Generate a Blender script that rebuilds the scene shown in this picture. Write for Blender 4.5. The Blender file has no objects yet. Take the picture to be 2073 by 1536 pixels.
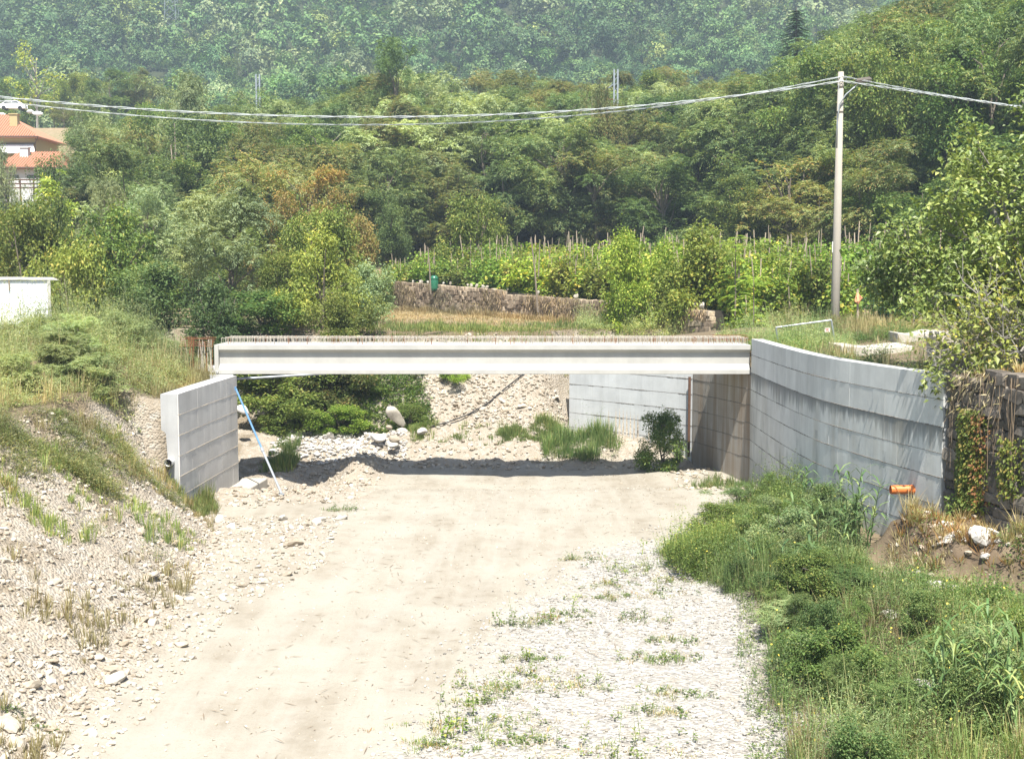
import bpy, math, random
import numpy as np
from mathutils import Vector, Matrix

R = math.radians
rnd = random.Random(7)
G = np.random.default_rng(11)
SC = bpy.context.scene
COL = SC.collection

# ------------------------------------------------------------------ camera, sky, sun, exposure
F_PX, CX, CY, CAMZ = 2430.0, 1036.5, 768.0, 7.6
PITCH = math.atan(213.0 / F_PX)
cam_d = bpy.data.cameras.new('camera')
cam_d.sensor_width = 36.0
cam_d.lens = 36.0 * F_PX / 2073.0
cam_d.clip_start, cam_d.clip_end = 0.5, 3000
cam = bpy.data.objects.new('camera', cam_d)
COL.objects.link(cam)
cam.location = (0, 0, CAMZ)
cam.rotation_euler = (R(90) - PITCH, 0, 0)
SC.camera = cam

SUN_EL, SUN_AZ = 62.0, 4.0            # degrees; azimuth to the right of straight behind the camera
world = bpy.data.worlds.new('World')
SC.world = world
world.use_nodes = True
wn = world.node_tree
wn.nodes.clear()
sky = wn.nodes.new('ShaderNodeTexSky')
sky.sky_type = 'NISHITA'
sky.sun_disc = False
sky.sun_elevation = R(SUN_EL)
sky.sun_rotation = R(180 - SUN_AZ)
sky.altitude = 150
sky.dust_density = 1.5
bg = wn.nodes.new('ShaderNodeBackground')
bg.inputs['Strength'].default_value = 0.082
wo = wn.nodes.new('ShaderNodeOutputWorld')
wn.links.new(sky.outputs[0], bg.inputs[0])
wn.links.new(bg.outputs[0], wo.inputs[0])

sun_d = bpy.data.lights.new('sun', 'SUN')
sun_d.energy = 5.0
sun_d.angle = R(0.53)
sun_d.color = (1.0, 0.955, 0.88)
sun = bpy.data.objects.new('sun', sun_d)
COL.objects.link(sun)
sdir = Vector((math.sin(R(SUN_AZ)) * math.cos(R(SUN_EL)), -math.cos(R(SUN_AZ)) * math.cos(R(SUN_EL)), math.sin(R(SUN_EL))))
sun.rotation_euler = sdir.to_track_quat('Z', 'Y').to_euler()
sun.location = (0, -20, 60)

SC.view_settings.view_transform = 'Standard'
SC.view_settings.look = 'None'
SC.view_settings.exposure = 1.33
SC.view_settings.gamma = 1.0
SC.view_settings.use_curve_mapping = False
SC.render.engine = 'CYCLES'
SC.cycles.max_bounces = 6
SC.cycles.diffuse_bounces = 3
SC.cycles.transmission_bounces = 4
SC.cycles.volume_bounces = 0
SC.cycles.use_denoising = True

# ------------------------------------------------------------------ projection helpers (pixels of the photograph -> points in the place)
CP, SP = math.cos(PITCH), math.sin(PITCH)

def ray(px, py):
    u = (px - CX) / F_PX
    v = -(py - CY) / F_PX
    return np.array([u, CP + v * SP, -SP + v * CP])

def at(px, py, Y):
    d = ray(px, py)
    return np.array([0, 0, CAMZ]) + d * (Y / d[1])

def onz(px, py, z):
    d = ray(px, py)
    return np.array([0, 0, CAMZ]) + d * ((z - CAMZ) / d[2])

def proj(p):
    x, y, z = p[0], p[1], p[2] - CAMZ
    f = y * CP - z * SP
    up = y * SP + z * CP
    return CX + F_PX * x / f, CY - F_PX * up / f

# ------------------------------------------------------------------ tagging and mesh helpers
def tag(o, label=None, cat=None, group=None, kind=None):
    if label: o['label'] = label
    if cat: o['category'] = cat
    if group: o['group'] = group
    if kind: o['kind'] = kind
    return o

def empty(name, loc=(0, 0, 0), rz=0.0):
    o = bpy.data.objects.new(name, None)
    o.location = loc
    o.rotation_euler = (0, 0, rz)
    o.empty_display_size = 0.2
    COL.objects.link(o)
    return o

def link(name, me, parent=None):
    o = bpy.data.objects.new(name, me)
    COL.objects.link(o)
    if parent is not None: o.parent = parent
    return o

def mesh_np(name, V, Fq, mat=None, smooth=False, attr=None, mat_idx=None, mats=None):
    """V (n,3), Fq (m,k) -> mesh"""
    V = np.asarray(V, dtype=np.float32)
    Fq = np.asarray(Fq, dtype=np.int32)
    m, k = Fq.shape
    me = bpy.data.meshes.new(name)
    me.vertices.add(len(V))
    me.vertices.foreach_set('co', V.ravel())
    me.loops.add(m * k)
    me.loops.foreach_set('vertex_index', Fq.ravel())
    me.polygons.add(m)
    me.polygons.foreach_set('loop_start', np.arange(0, m * k, k, dtype=np.int32))
    if mat is not None: me.materials.append(mat)
    if mats is not None:
        for q in mats: me.materials.append(q)
    if mat_idx is not None:
        me.polygons.foreach_set('material_index', np.asarray(mat_idx, dtype=np.int32))
    me.update(calc_edges=True)
    me.polygons.foreach_set('use_smooth', np.full(m, bool(smooth)))
    if attr is not None:
        for an, av in attr.items():
            a = me.attributes.new(an, 'FLOAT_COLOR', 'POINT')
            av = np.asarray(av, dtype=np.float32)
            if av.shape[1] == 3: av = np.concatenate([av, np.ones((len(av), 1), np.float32)], 1)
            a.data.foreach_set('color', av.ravel())
    return me

class MB:
    def __init__(s): s.v, s.f, s.m, s.n = [], [], [], 0
    def add(s, V, Fs, mi=0):
        V = [tuple(map(float, q)) for q in V]
        s.v += V
        s.f += [tuple(int(i) + s.n for i in f) for f in Fs]
        s.m += [mi] * len(Fs)
        s.n += len(V)
        return s
    def box(s, c, size, rz=0.0, M=None, mi=0):
        hx, hy, hz = size[0] / 2, size[1] / 2, size[2] / 2
        V = [Vector((x, y, z)) for z in (-hz, hz) for y in (-hy, hy) for x in (-hx, hx)]
        rot = M if M is not None else Matrix.Rotation(rz, 3, 'Z')
        V = [rot @ v + Vector(c) for v in V]
        return s.add(V, [(0, 2, 3, 1), (4, 5, 7, 6), (0, 1, 5, 4), (2, 6, 7, 3), (0, 4, 6, 2), (1, 3, 7, 5)], mi)
    def bar(s, a, b, w, h=None, mi=0):
        a, b = Vector(a), Vector(b)
        h = w if h is None else h
        d = (b - a)
        M = d.to_track_quat('X', 'Z').to_matrix()
        return s.box((a + b) / 2, (d.length, w, h), M=M, mi=mi)
    def tube(s, pts, rad, n=6, cap=True, mi=0):
        P = [Vector(p) for p in pts]
        if not hasattr(rad, '__len__'): rad = [rad] * len(P)
        up = Vector((0.13, 0.21, 0.97)).normalized()
        V, Fs = [], []
        for i, p in enumerate(P):
            t = (P[min(i + 1, len(P) - 1)] - P[max(i - 1, 0)])
            t = t.normalized() if t.length > 1e-9 else Vector((0, 0, 1))
            a = t.cross(up)
            if a.length < 0.15: a = t.cross(Vector((1, 0, 0)))
            a.normalize()
            b = t.cross(a)
            for k in range(n):
                q = 2 * math.pi * k / n
                V.append(p + (a * math.cos(q) + b * math.sin(q)) * rad[i])
        for i in range(len(P) - 1):
            for k in range(n):
                k2 = (k + 1) % n
                Fs.append((i * n + k, i * n + k2, (i + 1) * n + k2, (i + 1) * n + k))
        if cap:
            Fs.append(tuple(range(n - 1, -1, -1)))
            Fs.append(tuple((len(P) - 1) * n + k for k in range(n)))
        return s.add(V, Fs, mi)
    def prism(s, prof, a, b, axis='X', mi=0):
        """prof: list of (u,w); extruded along axis X from a to b: (x, u, w)"""
        n = len(prof)
        V = [(a, u, w) for u, w in prof] + [(b, u, w) for u, w in prof]
        Fs = [(i, (i + 1) % n, n + (i + 1) % n, n + i) for i in range(n)]
        Fs += [tuple(range(n - 1, -1, -1)), tuple(range(n, 2 * n))]
        return s.add(V, Fs, mi)
    def mesh(s, name, mat, smooth=False, mats=None):
        me = bpy.data.meshes.new(name)
        me.from_pydata(s.v, [], s.f)
        for q in (mats or [mat]): me.materials.append(q)
        if mats: me.polygons.foreach_set('material_index', np.array(s.m, dtype=np.int32))
        if smooth: me.polygons.foreach_set('use_smooth', np.full(len(s.f), True))
        me.update()
        return me
    def build(s, name, mat, parent=None, smooth=False, mats=None):
        return link(name, s.mesh(name, mat, smooth, mats), parent)

def bevel(o, w=0.01, seg=1):
    b = o.modifiers.new('edge', 'BEVEL')
    b.width = w
    b.segments = seg
    b.limit_method = 'ANGLE'
    return o

# ------------------------------------------------------------------ value noise in numpy
_perm = np.random.default_rng(5).random((256, 256))

def vnoise(x, y):
    x = np.asarray(x, float); y = np.asarray(y, float)
    xi = np.floor(x).astype(int); yi = np.floor(y).astype(int)
    fx = x - xi; fy = y - yi
    fx = fx * fx * (3 - 2 * fx); fy = fy * fy * (3 - 2 * fy)
    g = lambda a, b: _perm[a & 255, b & 255]
    return (g(xi, yi) * (1 - fx) + g(xi + 1, yi) * fx) * (1 - fy) + (g(xi, yi + 1) * (1 - fx) + g(xi + 1, yi + 1) * fx) * fy

def fbm(x, y, o=4):
    t = 0; a = 0.5
    for i in range(o):
        t = t + a * (vnoise(x * 2 ** i + 17 * i, y * 2 ** i - 9 * i) - 0.5)
        a *= 0.5
    return t * 2

def S(a, b, x):
    t = np.clip((x - a) / (b - a), 0, 1)
    return t * t * (3 - 2 * t)

def L01(a, b, x):
    return np.clip((x - a) / (b - a), 0, 1)

# ------------------------------------------------------------------ terrain
RW_Y = [15.0, 20.0, 24.0, 26.6, 28.6, 31.5, 35.0, 39.4, 44.8, 49.3, 54.2]
RW_X = [15.35, 13.6, 12.15, 11.25, 10.34, 9.62, 8.97, 8.87, 8.94, 7.44, 2.6]
LW_Y = [37.4, 40.6, 44.3, 49.2]
LW_X = [-10.46, -10.37, -10.2, -12.3]
WN = np.array([0.884, 0.467])

def wall_d(x, y):
    return (x + 8.9) * WN[0] + (y - 93) * WN[1]

def h(x, y, fine=True):
    x = np.asarray(x, float); y = np.asarray(y, float)
    # riverbed
    z = 0.10 * fbm(x * 0.25, y * 0.25, 2) + 0.004 * (y - 30)
    # tyre ruts along the dirt track
    cxm = np.interp(y, [10, 20, 30, 40, 50], [-4.2, -3.2, -1.6, 0.2, 0.8])
    for off in (-0.85, 0.85, 2.3):
        z = z - 0.045 * np.exp(-((x - cxm - off) / 0.26) ** 2) * (0.5 + vnoise(x * 0.4, y * 0.3))
    z = z - 0.40 * S(41.5, 44.5, y) * S(51.0, 48.5, y)
    # hollow and hump where the shadow falls
    z = z - 0.80 * np.exp(-((x + 8.0) / 0.95) ** 2 - ((y - 45.3) / 3.0) ** 2)
    z = z + 0.66 * np.exp(-((x + 6.0) / 0.8) ** 2 - ((y - 47.6) / 1.8) ** 2)
    z = z + 0.25 * np.exp(-((x - 7.0) / 2.2) ** 2 - ((y - 46.8) / 1.8) ** 2)
    z = z + S(48.6, 51.5, y) * (0.45 + 0.35 * fbm(x * 0.7, y * 0.7, 3)) * S(62, 55, y)
    rg = S(-4.4, -5.6, x) * S(39, 42, y) + S(48.0, 49.2, y) * S(9, 7, x)
    z = z + np.clip(rg, 0, 1) * S(56, 53, y) * 0.30 * fbm(x * 1.6 + 3, y * 1.6, 4)
    # heap of broken stones by the track
    z = z + 0.35 * np.exp(-((x + 5.9) / 1.0) ** 2 - ((y - 33.0) / 2.2) ** 2)
    z = z + 0.28 * np.exp(-((x + 7.7) / 0.7) ** 2 - ((y - 24.0) / 5.0) ** 2)
    # left bank
    xt = np.interp(y, [10, 25, 34, 37.4], [-7.6, -7.5, -8.6, -9.9])
    xc = np.interp(y, [10, 30, 37.4], [-13.2, -13.1, -12.7])
    k = np.clip((xt - x) / (xt - xc), 0, 1.0)
    zl = 4.0 * (0.12 * k * k + 0.88 * k) + 0.9 * S(0, 6, xc - x)
    zl = zl + (k > 0) * (0.22 * fbm(x * 0.8, y * 0.8, 4)) * S(0, 0.15, k)
    lw = np.interp(y, LW_Y, LW_X) - 0.28
    zfill = 3.62 + 1.25 * S(0.2, 3.8, lw - x)
    zl2 = np.where(x < lw, zfill, 0.0)
    tb = S(37.25, 37.55, y)
    zleft = zl * (1 - tb) + zl2 * tb
    zleft = zleft * (1 - S(49.3, 50.6, y))
    z = np.where(x < -5, np.maximum(z, z * 0 + zleft + np.where(zleft > 0.02, 0.3 * z, z)), z)
    # right bank with its walls
    rw = np.interp(y, RW_Y, RW_X) + 0.26
    gx = np.interp(y, [10, 18, 25, 29.5, 33, 38, 44], [3.9, 4.2, 4.9, 4.6, 4.6, 6.6, 8.6])
    zr = 0.75 * S(0, 3.6, x - gx)
    dm = np.minimum((x - np.interp(y, [24, 25.4, 26.4, 28.8], [13.0, 11.0, 9.4, 8.95])), 9.0)
    mound = S(-0.25, 0.55, dm + 0.5 * fbm(x * 0.9, y * 0.9, 3)) * S(29.7, 28.4, y)
    zr = zr + mound * (1.02 + 0.50 * fbm(x * 1.3, y * 1.3, 3) + 0.28 * fbm(x * 4.1, y * 4.1, 4))
    zr = zr * S(46, 43, y)
    z = np.where(x > 2.5, z + zr, z)
    ztop = 4.72 + 0.5 * S(2, 9, x - rw) + 0.7 * S(31, 26, y)
    z = np.where((x > rw) & (y < 54.3), ztop, z)
    # far bank and field
    yb = 51.5 + 2.9 * S(1.2, 3.2, x) + 0.30 * np.maximum(0, -4 - x)
    kb = L01(0, 5.6, y - yb + 0.4 * fbm(x * 0.5, y * 0.5, 3))
    bank = 4.35 * (0.25 * kb * kb + 0.75 * kb)
    z = np.where(((x <= rw) | (y >= 54.2)), np.maximum(z, z * (1 - kb) + bank + 0.5 * kb), z)
    z = z + 0.0 * np.maximum(0, y - 62)
    far = (y > 54)
    d = wall_d(x, y)
    stepz = (1.05 + 0.020 * np.clip(93 - y, -30, 30) * -1 * 0.3 + 0.010 * np.clip(d, 0, 60)) * (1 - S(9.5, 13.5, x) * S(64, 60, y)) * L01(0.9, 2.3, d)
    z = z + np.where(far, stepz, 0)
    # wooded slope, village slope, hill
    rA = 0.50 * np.clip(d - 27, 0, 46)
    rB = 0.30 * np.clip(y - 105, 0, 85) + 0.08 * np.maximum(0, y - 190)
    z = z + np.where(far, np.maximum(rA, rB), 0)
    z = z + 0.47 * np.maximum(0, y - 330) * (1 + 0.12 * np.sin(x * 0.013 + 1.0)) + S(250, 400, y) * 14 * fbm(x * 0.012, y * 0.012, 2)
    if fine:
        z = z + 0.03 * fbm(x * 3, y * 3, 2) * np.where(np.abs(x - cxm - 0.6) < 4, 0.35, 1.0)
    return z

def hz(x, y): return float(h(np.array([x]), np.array([y]))[0])

def inpoly(x, y, poly):
    r = np.zeros(len(x), bool)
    n = len(poly)
    for i in range(n):
        x1, y1 = poly[i]; x2, y2 = poly[(i + 1) % n]
        c = ((y1 > y) != (y2 > y)) & (x < (x2 - x1) * (y - y1) / (y2 - y1 + 1e-12) + x1)
        r ^= c
    return r

def scatter(poly, n, rng=G, dens=None):
    """n random points inside a plan polygon, thinned by dens(x, y)"""
    P = np.array(poly)
    lo, hi = P.min(0), P.max(0)
    X = []; Yv = []; tot = 0; it = 0
    while tot < n and it < 60:
        x = rng.uniform(lo[0], hi[0], n * 2); y = rng.uniform(lo[1], hi[1], n * 2)
        m = inpoly(x, y, poly)
        if dens is not None: m &= rng.random(len(x)) < dens(x, y)
        X.append(x[m]); Yv.append(y[m]); tot += m.sum(); it += 1
    return np.concatenate(X)[:n], np.concatenate(Yv)[:n]

# ------------------------------------------------------------------ materials
def newmat(name):
    m = bpy.data.materials.new(name)
    m.use_nodes = True
    nt = m.node_tree
    nt.nodes.clear()
    out = nt.nodes.new('ShaderNodeOutputMaterial')
    return m, nt, out

class NT:
    def __init__(s, nt): s.nt = nt
    def n(s, t, **kw):
        nd = s.nt.nodes.new(t)
        for k, v in kw.items():
            if hasattr(nd, k): setattr(nd, k, v)
        return nd
    def l(s, a, b): s.nt.links.new(a, b)
    def noise(s, scale, detail=4, rough=0.55, vec=None, dist=0.0):
        nd = s.n('ShaderNodeTexNoise')
        nd.inputs['Scale'].default_value = scale
        nd.inputs['Detail'].default_value = detail
        nd.inputs['Roughness'].default_value = rough
        nd.inputs['Distortion'].default_value = dist
        if vec is not None: s.l(vec, nd.inputs['Vector'])
        return nd.outputs['Fac']
    def ramp(s, fac, stops, interp='LINEAR'):
        nd = s.n('ShaderNodeValToRGB')
        nd.color_ramp.interpolation = interp
        e = nd.color_ramp.elements
        while len(e) < len(stops): e.new(0.5)
        for el, (p, c) in zip(e, stops):
            el.position = p
            el.color = (c[0], c[1], c[2], 1) if hasattr(c, '__len__') else (c, c, c, 1)
        s.l(fac, nd.inputs[0])
        return nd.outputs[0]
    def mix(s, fac, a, b, bt='MIX'):
        nd = s.n('ShaderNodeMix', data_type='RGBA', blend_type=bt)
        for sock, v in ((nd.inputs[0], fac), (nd.inputs[6], a), (nd.inputs[7], b)):
            if hasattr(v, 'is_output'): s.l(v, sock)
            elif hasattr(v, '__len__'): sock.default_value = (v[0], v[1], v[2], 1)
            else: sock.default_value = v if sock == nd.inputs[0] else (v, v, v, 1)
        return nd.outputs[2]
    def math(s, op, a, b=0.0, clamp=False):
        nd = s.n('ShaderNodeMath', operation=op, use_clamp=clamp)
        for sock, v in ((nd.inputs[0], a), (nd.inputs[1], b)):
            if hasattr(v, 'is_output'): s.l(v, sock)
            else: sock.default_value = v
        return nd.outputs[0]
    def mapr(s, v, a, b, c=0.0, d=1.0):
        nd = s.n('ShaderNodeMapRange')
        s.l(v, nd.inputs[0])
        for i, q in enumerate((a, b, c, d)): nd.inputs[i + 1].default_value = q
        return nd.outputs[0]
    def pos(s): return s.n('ShaderNodeNewGeometry').outputs['Position']
    def obj(s): return s.n('ShaderNodeTexCoord').outputs['Object']
    def scale(s, vec, sc):
        nd = s.n('ShaderNodeMapping')
        nd.inputs['Scale'].default_value = sc
        s.l(vec, nd.inputs[0])
        return nd.outputs[0]
    def bump(s, hgt, strength=0.3, dist=0.02):
        nd = s.n('ShaderNodeBump')
        nd.inputs['Strength'].default_value = strength
        nd.inputs['Distance'].default_value = dist
        s.l(hgt, nd.inputs['Height'])
        return nd.outputs[0]
    def bsdf(s, out, col, rough=0.85, normal=None, metal=0.0, spec=0.25):
        b = s.n('ShaderNodeBsdfPrincipled')
        if hasattr(col, 'is_output'): s.l(col, b.inputs['Base Color'])
        else: b.inputs['Base Color'].default_value = (*col[:3], 1)
        if hasattr(rough, 'is_output'): s.l(rough, b.inputs['Roughness'])
        else: b.inputs['Roughness'].default_value = rough
        b.inputs['Metallic'].default_value = metal
        b.inputs['Specular IOR Level'].default_value = spec
        if normal is not None: s.l(normal, b.inputs['Normal'])
        if out is not None: s.l(b.outputs[0], out.inputs[0])
        return b

def plain(name, c, rough=0.8, var=0.25, scale=6.0, metal=0.0, spec=0.25, rand=0.0):
    m, nt, out = newmat(name)
    t = NT(nt)
    f = t.noise(scale, 5, 0.6, t.obj())
    col = t.mix(f, tuple(q * (1 - var) for q in c), tuple(min(1, q * (1 + var)) for q in c))
    if rand:
        r = t.n('ShaderNodeObjectInfo').outputs['Random']
        v = t.mapr(r, 0, 1, 1 - rand, 1 + rand)
        col = t.mix(1.0, col, v, 'MULTIPLY')
    t.bsdf(out, col, rough, t.bump(f, 0.25, 0.01), metal, spec)
    return m

def foliage(name, dark, light, accent=None, acc_share=0.08, transl=0.42, tint=0.18, spec=0.25, rough=0.55):
    k = (1.50, 1.58, 1.30)
    dark, light = [tuple(a * b for a, b in zip(c, k)) for c in (dark, light)]
    if accent: accent = tuple(a * b * 0.9 for a, b in zip(accent, k))
    m, nt, out = newmat(name)
    t = NT(nt)
    geo = t.n('ShaderNodeNewGeometry')
    rp = geo.outputs['Random Per Island']
    stops = [(0.0, dark), (0.55, tuple((a + b) / 2 for a, b in zip(dark, light))), (0.9 - acc_share, light)]
    if accent: stops += [(1.0 - acc_share, accent)]
    col = t.ramp(rp, stops)
    nz = t.noise(0.35, 2, 0.5, t.pos())
    col = t.mix(t.mapr(nz, 0.35, 0.65), t.mix(1.0, col, (1 - tint, 1 - tint * 0.8, 1 - tint * 0.7), 'MULTIPLY'), t.mix(1.0, col, (1 + tint, 1 + tint * 0.75, 1 + tint * 0.4), 'MULTIPLY'))
    nz2 = t.noise(0.085, 1, 0.5, t.pos())
    col = t.mix(t.mapr(nz2, 0.38, 0.62), t.mix(1.0, col, (0.80, 0.84, 0.86), 'MULTIPLY'), t.mix(1.0, col, (1.20, 1.16, 1.08), 'MULTIPLY'))
    hs = t.n('ShaderNodeHueSaturation')
    r = t.n('ShaderNodeObjectInfo').outputs['Random']
    t.l(t.mapr(r, 0, 1, 0.485, 0.512), hs.inputs['Hue'])
    r2 = t.math('FRACT', t.math('MULTIPLY', r, 7.31))
    t.l(t.mapr(r2, 0, 1, 0.8, 1.22), hs.inputs['Value'])
    hs.inputs['Saturation'].default_value = 1.0
    t.l(col, hs.inputs['Color'])
    b = t.bsdf(None, hs.outputs[0], rough, spec=spec)
    tr = t.n('ShaderNodeBsdfTranslucent')
    t.l(t.mix(1.0, hs.outputs[0], (1.15, 1.1, 0.6), 'MULTIPLY'), tr.inputs['Color'])
    mx = t.n('ShaderNodeMixShader')
    mx.inputs[0].default_value = transl
    t.l(b.outputs[0], mx.inputs[1]); t.l(tr.outputs[0], mx.inputs[2])
    t.l(mx.outputs[0], out.inputs[0])
    return m

def stone_mat(name, c1, c2, c3, scale=4.0, rand=0.3):
    m, nt, out = newmat(name)
    t = NT(nt)
    p = t.pos()
    geo = t.n('ShaderNodeNewGeometry')
    isl = geo.outputs['Random Per Island']
    r = t.n('ShaderNodeObjectInfo').outputs['Random']
    q = t.math('FRACT', t.math('ADD', isl, t.math('MULTIPLY', r, 5.7)))
    col = t.ramp(q, [(0.0, c1), (0.5, c2), (1.0, c3)])
    f = t.noise(scale, 6, 0.65, p)
    col = t.mix(t.mapr(f, 0.3, 0.7), t.mix(1.0, col, 1 - rand, 'MULTIPLY'), t.mix(1.0, col, 1 + rand, 'MULTIPLY'))
    t.bsdf(out, col, 0.9, t.bump(t.noise(scale * 6, 4, 0.6, p), 0.5, 0.01), spec=0.2)
    return m

def concrete(name, base, stain=None, rand=0.10):
    """board-marked concrete; stain is 'drip' (dark weeping below a pour joint) or 'rust' (brown seepage)"""
    m, nt, out = newmat(name)
    t = NT(nt)
    p = t.pos()
    f = t.noise(1.3, 6, 0.6, p)
    col = t.mix(t.mapr(f, 0.3, 0.7), tuple(q * 0.90 for q in base), tuple(q * 1.08 for q in base))
    r = t.n('ShaderNodeObjectInfo').outputs['Random']
    col = t.mix(1.0, col, t.mapr(r, 0, 1, 1 - rand, 1 + rand * 0.7), 'MULTIPLY')
    streak = t.noise(1.0, 5, 0.62, t.scale(p, (3.2, 3.2, 0.22)))
    col = t.mix(t.mapr(streak, 0.48, 0.75, 0, 0.14 if name == 'precast_concrete' else 0.5), col, tuple(q * 0.66 for q in base))
    sep = t.n('ShaderNodeSeparateXYZ'); t.l(p, sep.inputs[0])
    z = sep.outputs[2]
    if stain == 'drip':
        s2 = t.noise(1.0, 5, 0.7, t.scale(p, (5.5, 5.5, 0.35)))
        ln = t.mapr(t.noise(0.8, 3, 0.6, t.scale(p, (1, 1, 0.1))), 0.3, 0.7, 0.15, 0.95)
        zz = t.math('SUBTRACT', 3.93, z)
        below = t.math('GREATER_THAN', zz, 0.0)
        fade = t.math('SUBTRACT', 1.0, t.math('DIVIDE', zz, t.math('ADD', 0.02, t.math('MULTIPLY', ln, t.mapr(s2, 0.35, 0.7, 0.2, 1.5)))), True)
        fade = t.math('MULTIPLY', fade, below)
        col = t.mix(t.math('MULTIPLY', t.math('POWER', fade, 0.6), 0.8), col, (0.085, 0.092, 0.092))
        yel = t.mapr(t.noise(1.0, 4, 0.6, t.scale(p, (1.4, 1.4, 0.25))), 0.5, 0.75, 0, 0.45)
        low = t.math('MULTIPLY', yel, t.math('LESS_THAN', z, 3.9))
        col = t.mix(low, col, (0.30, 0.26, 0.19))
        gr = t.mapr(t.noise(0.9, 5, 0.65, t.scale(p, (1.8, 1.8, 0.5))), 0.56, 0.7, 0, 0.5)
        col = t.mix(t.math('MULTIPLY', gr, t.math('LESS_THAN', z, 3.0)), col, (0.13, 0.14, 0.14))
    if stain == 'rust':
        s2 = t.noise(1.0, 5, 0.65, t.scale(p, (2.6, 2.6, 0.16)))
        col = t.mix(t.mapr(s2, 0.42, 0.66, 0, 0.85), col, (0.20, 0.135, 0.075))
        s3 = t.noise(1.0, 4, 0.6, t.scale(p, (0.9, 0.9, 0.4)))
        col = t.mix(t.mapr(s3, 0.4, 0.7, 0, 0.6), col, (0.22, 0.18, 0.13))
    damp = t.mapr(z, 0.15, 1.0, 0.45, 0.0)
    col = t.mix(t.math('MULTIPLY', damp, f), col, (0.20, 0.175, 0.14))
    b = t.math('ADD', t.math('MULTIPLY', t.noise(40, 3, 0.6, p), 0.5), t.noise(7, 4, 0.6, p))
    t.bsdf(out, col, 0.88, t.bump(b, 0.25, 0.008), spec=0.25)
    return m

M = {}
M['concrete'] = concrete('cast_concrete', (0.380, 0.385, 0.380), None, 0.05)
M['panel_right'] = concrete('formwork_concrete_streaked', (0.551, 0.556, 0.529), 'drip', 0.10)
M['panel_left'] = concrete('formwork_concrete_clean', (0.526, 0.510, 0.482), None, 0.07)
M['panel_back'] = concrete('formwork_concrete_pale', (0.47, 0.49, 0.49), None, 0.07)
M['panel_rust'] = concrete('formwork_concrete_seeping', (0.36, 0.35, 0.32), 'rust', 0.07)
M['girder'] = concrete('precast_concrete', (0.40, 0.392, 0.36), None, 0.03)
M['old_concrete'] = concrete('old_concrete', (0.459, 0.425, 0.358), None, 0.12)
M['grout'] = plain('grout_ridge', (0.15, 0.135, 0.115), 0.95, 0.35, 9)
M['grout_pale'] = plain('grout_ridge_pale', (0.33, 0.29, 0.23), 0.95, 0.3, 9)
M['rebar'] = plain('rebar_rust', (0.20, 0.085, 0.04), 0.85, 0.35, 12)
M['rebar_pale'] = plain('rebar_cement_smeared', (0.40, 0.36, 0.30), 0.9, 0.35, 9, rand=0.25)
M['steel'] = plain('galvanised_steel', (0.34, 0.37, 0.39), 0.45, 0.12, 14, metal=0.6, spec=0.5)
M['blue_steel'] = plain('blue_painted_steel', (0.10, 0.21, 0.36), 0.55, 0.2, 8)
M['grey_steel'] = plain('zinc_tube', (0.30, 0.33, 0.36), 0.5, 0.15, 8, metal=0.3)
M['pole'] = plain('spun_concrete', (0.336, 0.308, 0.258), 0.85, 0.12, 3)
M['dark_metal'] = plain('dark_painted_metal', (0.10, 0.085, 0.07), 0.6, 0.2, 10)
M['cable'] = plain('pale_insulated_cable', (0.468, 0.501, 0.493), 0.45, 0.1, 5, spec=0.5)
M['black'] = plain('black_plastic', (0.03, 0.03, 0.03), 0.5, 0.2, 10)
M['wood'] = plain('weathered_wood', (0.33, 0.27, 0.20), 0.9, 0.3, 7, rand=0.3)
M['wood_dark'] = plain('dark_rail_wood', (0.10, 0.055, 0.035), 0.85, 0.3, 7)
M['white_sheet'] = plain('white_sheeting', (0.840, 0.861, 0.882), 0.5, 0.04, 2, spec=0.4, rand=0.03)
M['roof_sheet'] = plain('fibre_roof_sheet', (0.46, 0.45, 0.41), 0.9, 0.2, 5)
M['orange'] = plain('orange_pipe_plastic', (0.60, 0.17, 0.04), 0.4, 0.06, 4, spec=0.5)
M['orange_in'] = plain('orange_pipe_rim', (0.60, 0.16, 0.035), 0.5, 0.06, 4)
M['tile'] = plain('terracotta_tile', (0.37, 0.175, 0.105), 0.9, 0.2, 5, rand=0.18)
M['yellow_wall'] = plain('yellow_plaster', (0.42, 0.34, 0.17), 0.9, 0.06, 3)
M['white_wall'] = plain('white_plaster', (0.58, 0.58, 0.56), 0.9, 0.05, 3)
M['awning'] = plain('white_awning_cloth', (0.68, 0.68, 0.67), 0.8, 0.03, 3)
M['gutter'] = plain('brown_gutter', (0.12, 0.07, 0.05), 0.6, 0.15, 6)
M['glass'] = plain('dark_glass', (0.03, 0.035, 0.04), 0.1, 0.1, 2, spec=0.6)
M['car'] = plain('white_car_paint', (0.75, 0.76, 0.77), 0.3, 0.03, 3, spec=0.6)
M['tyre'] = plain('tyre_rubber', (0.025, 0.025, 0.025), 0.9, 0.2, 9)
M['sign_white'] = plain('sign_white', (0.78, 0.72, 0.70), 0.6, 0.04, 6)
M['sign_red'] = plain('sign_red', (0.65, 0.07, 0.06), 0.6, 0.05, 6)
M['barrel'] = plain('green_plastic', (0.02, 0.13, 0.07), 0.35, 0.15, 6, spec=0.5)
M['rag'] = plain('orange_net', (0.68, 0.32, 0.17), 0.9, 0.2, 12)
M['green_wire'] = plain('green_fence_wire', (0.03, 0.10, 0.06), 0.5, 0.1, 5)
M['bark'] = plain('grey_bark', (0.17, 0.14, 0.11), 0.95, 0.35, 9, rand=0.2)
M['bark_pale'] = plain('pale_bark', (0.27, 0.25, 0.22), 0.9, 0.25, 8)
M['twig'] = plain('dry_twig', (0.20, 0.15, 0.10), 0.95, 0.3, 10)
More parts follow.
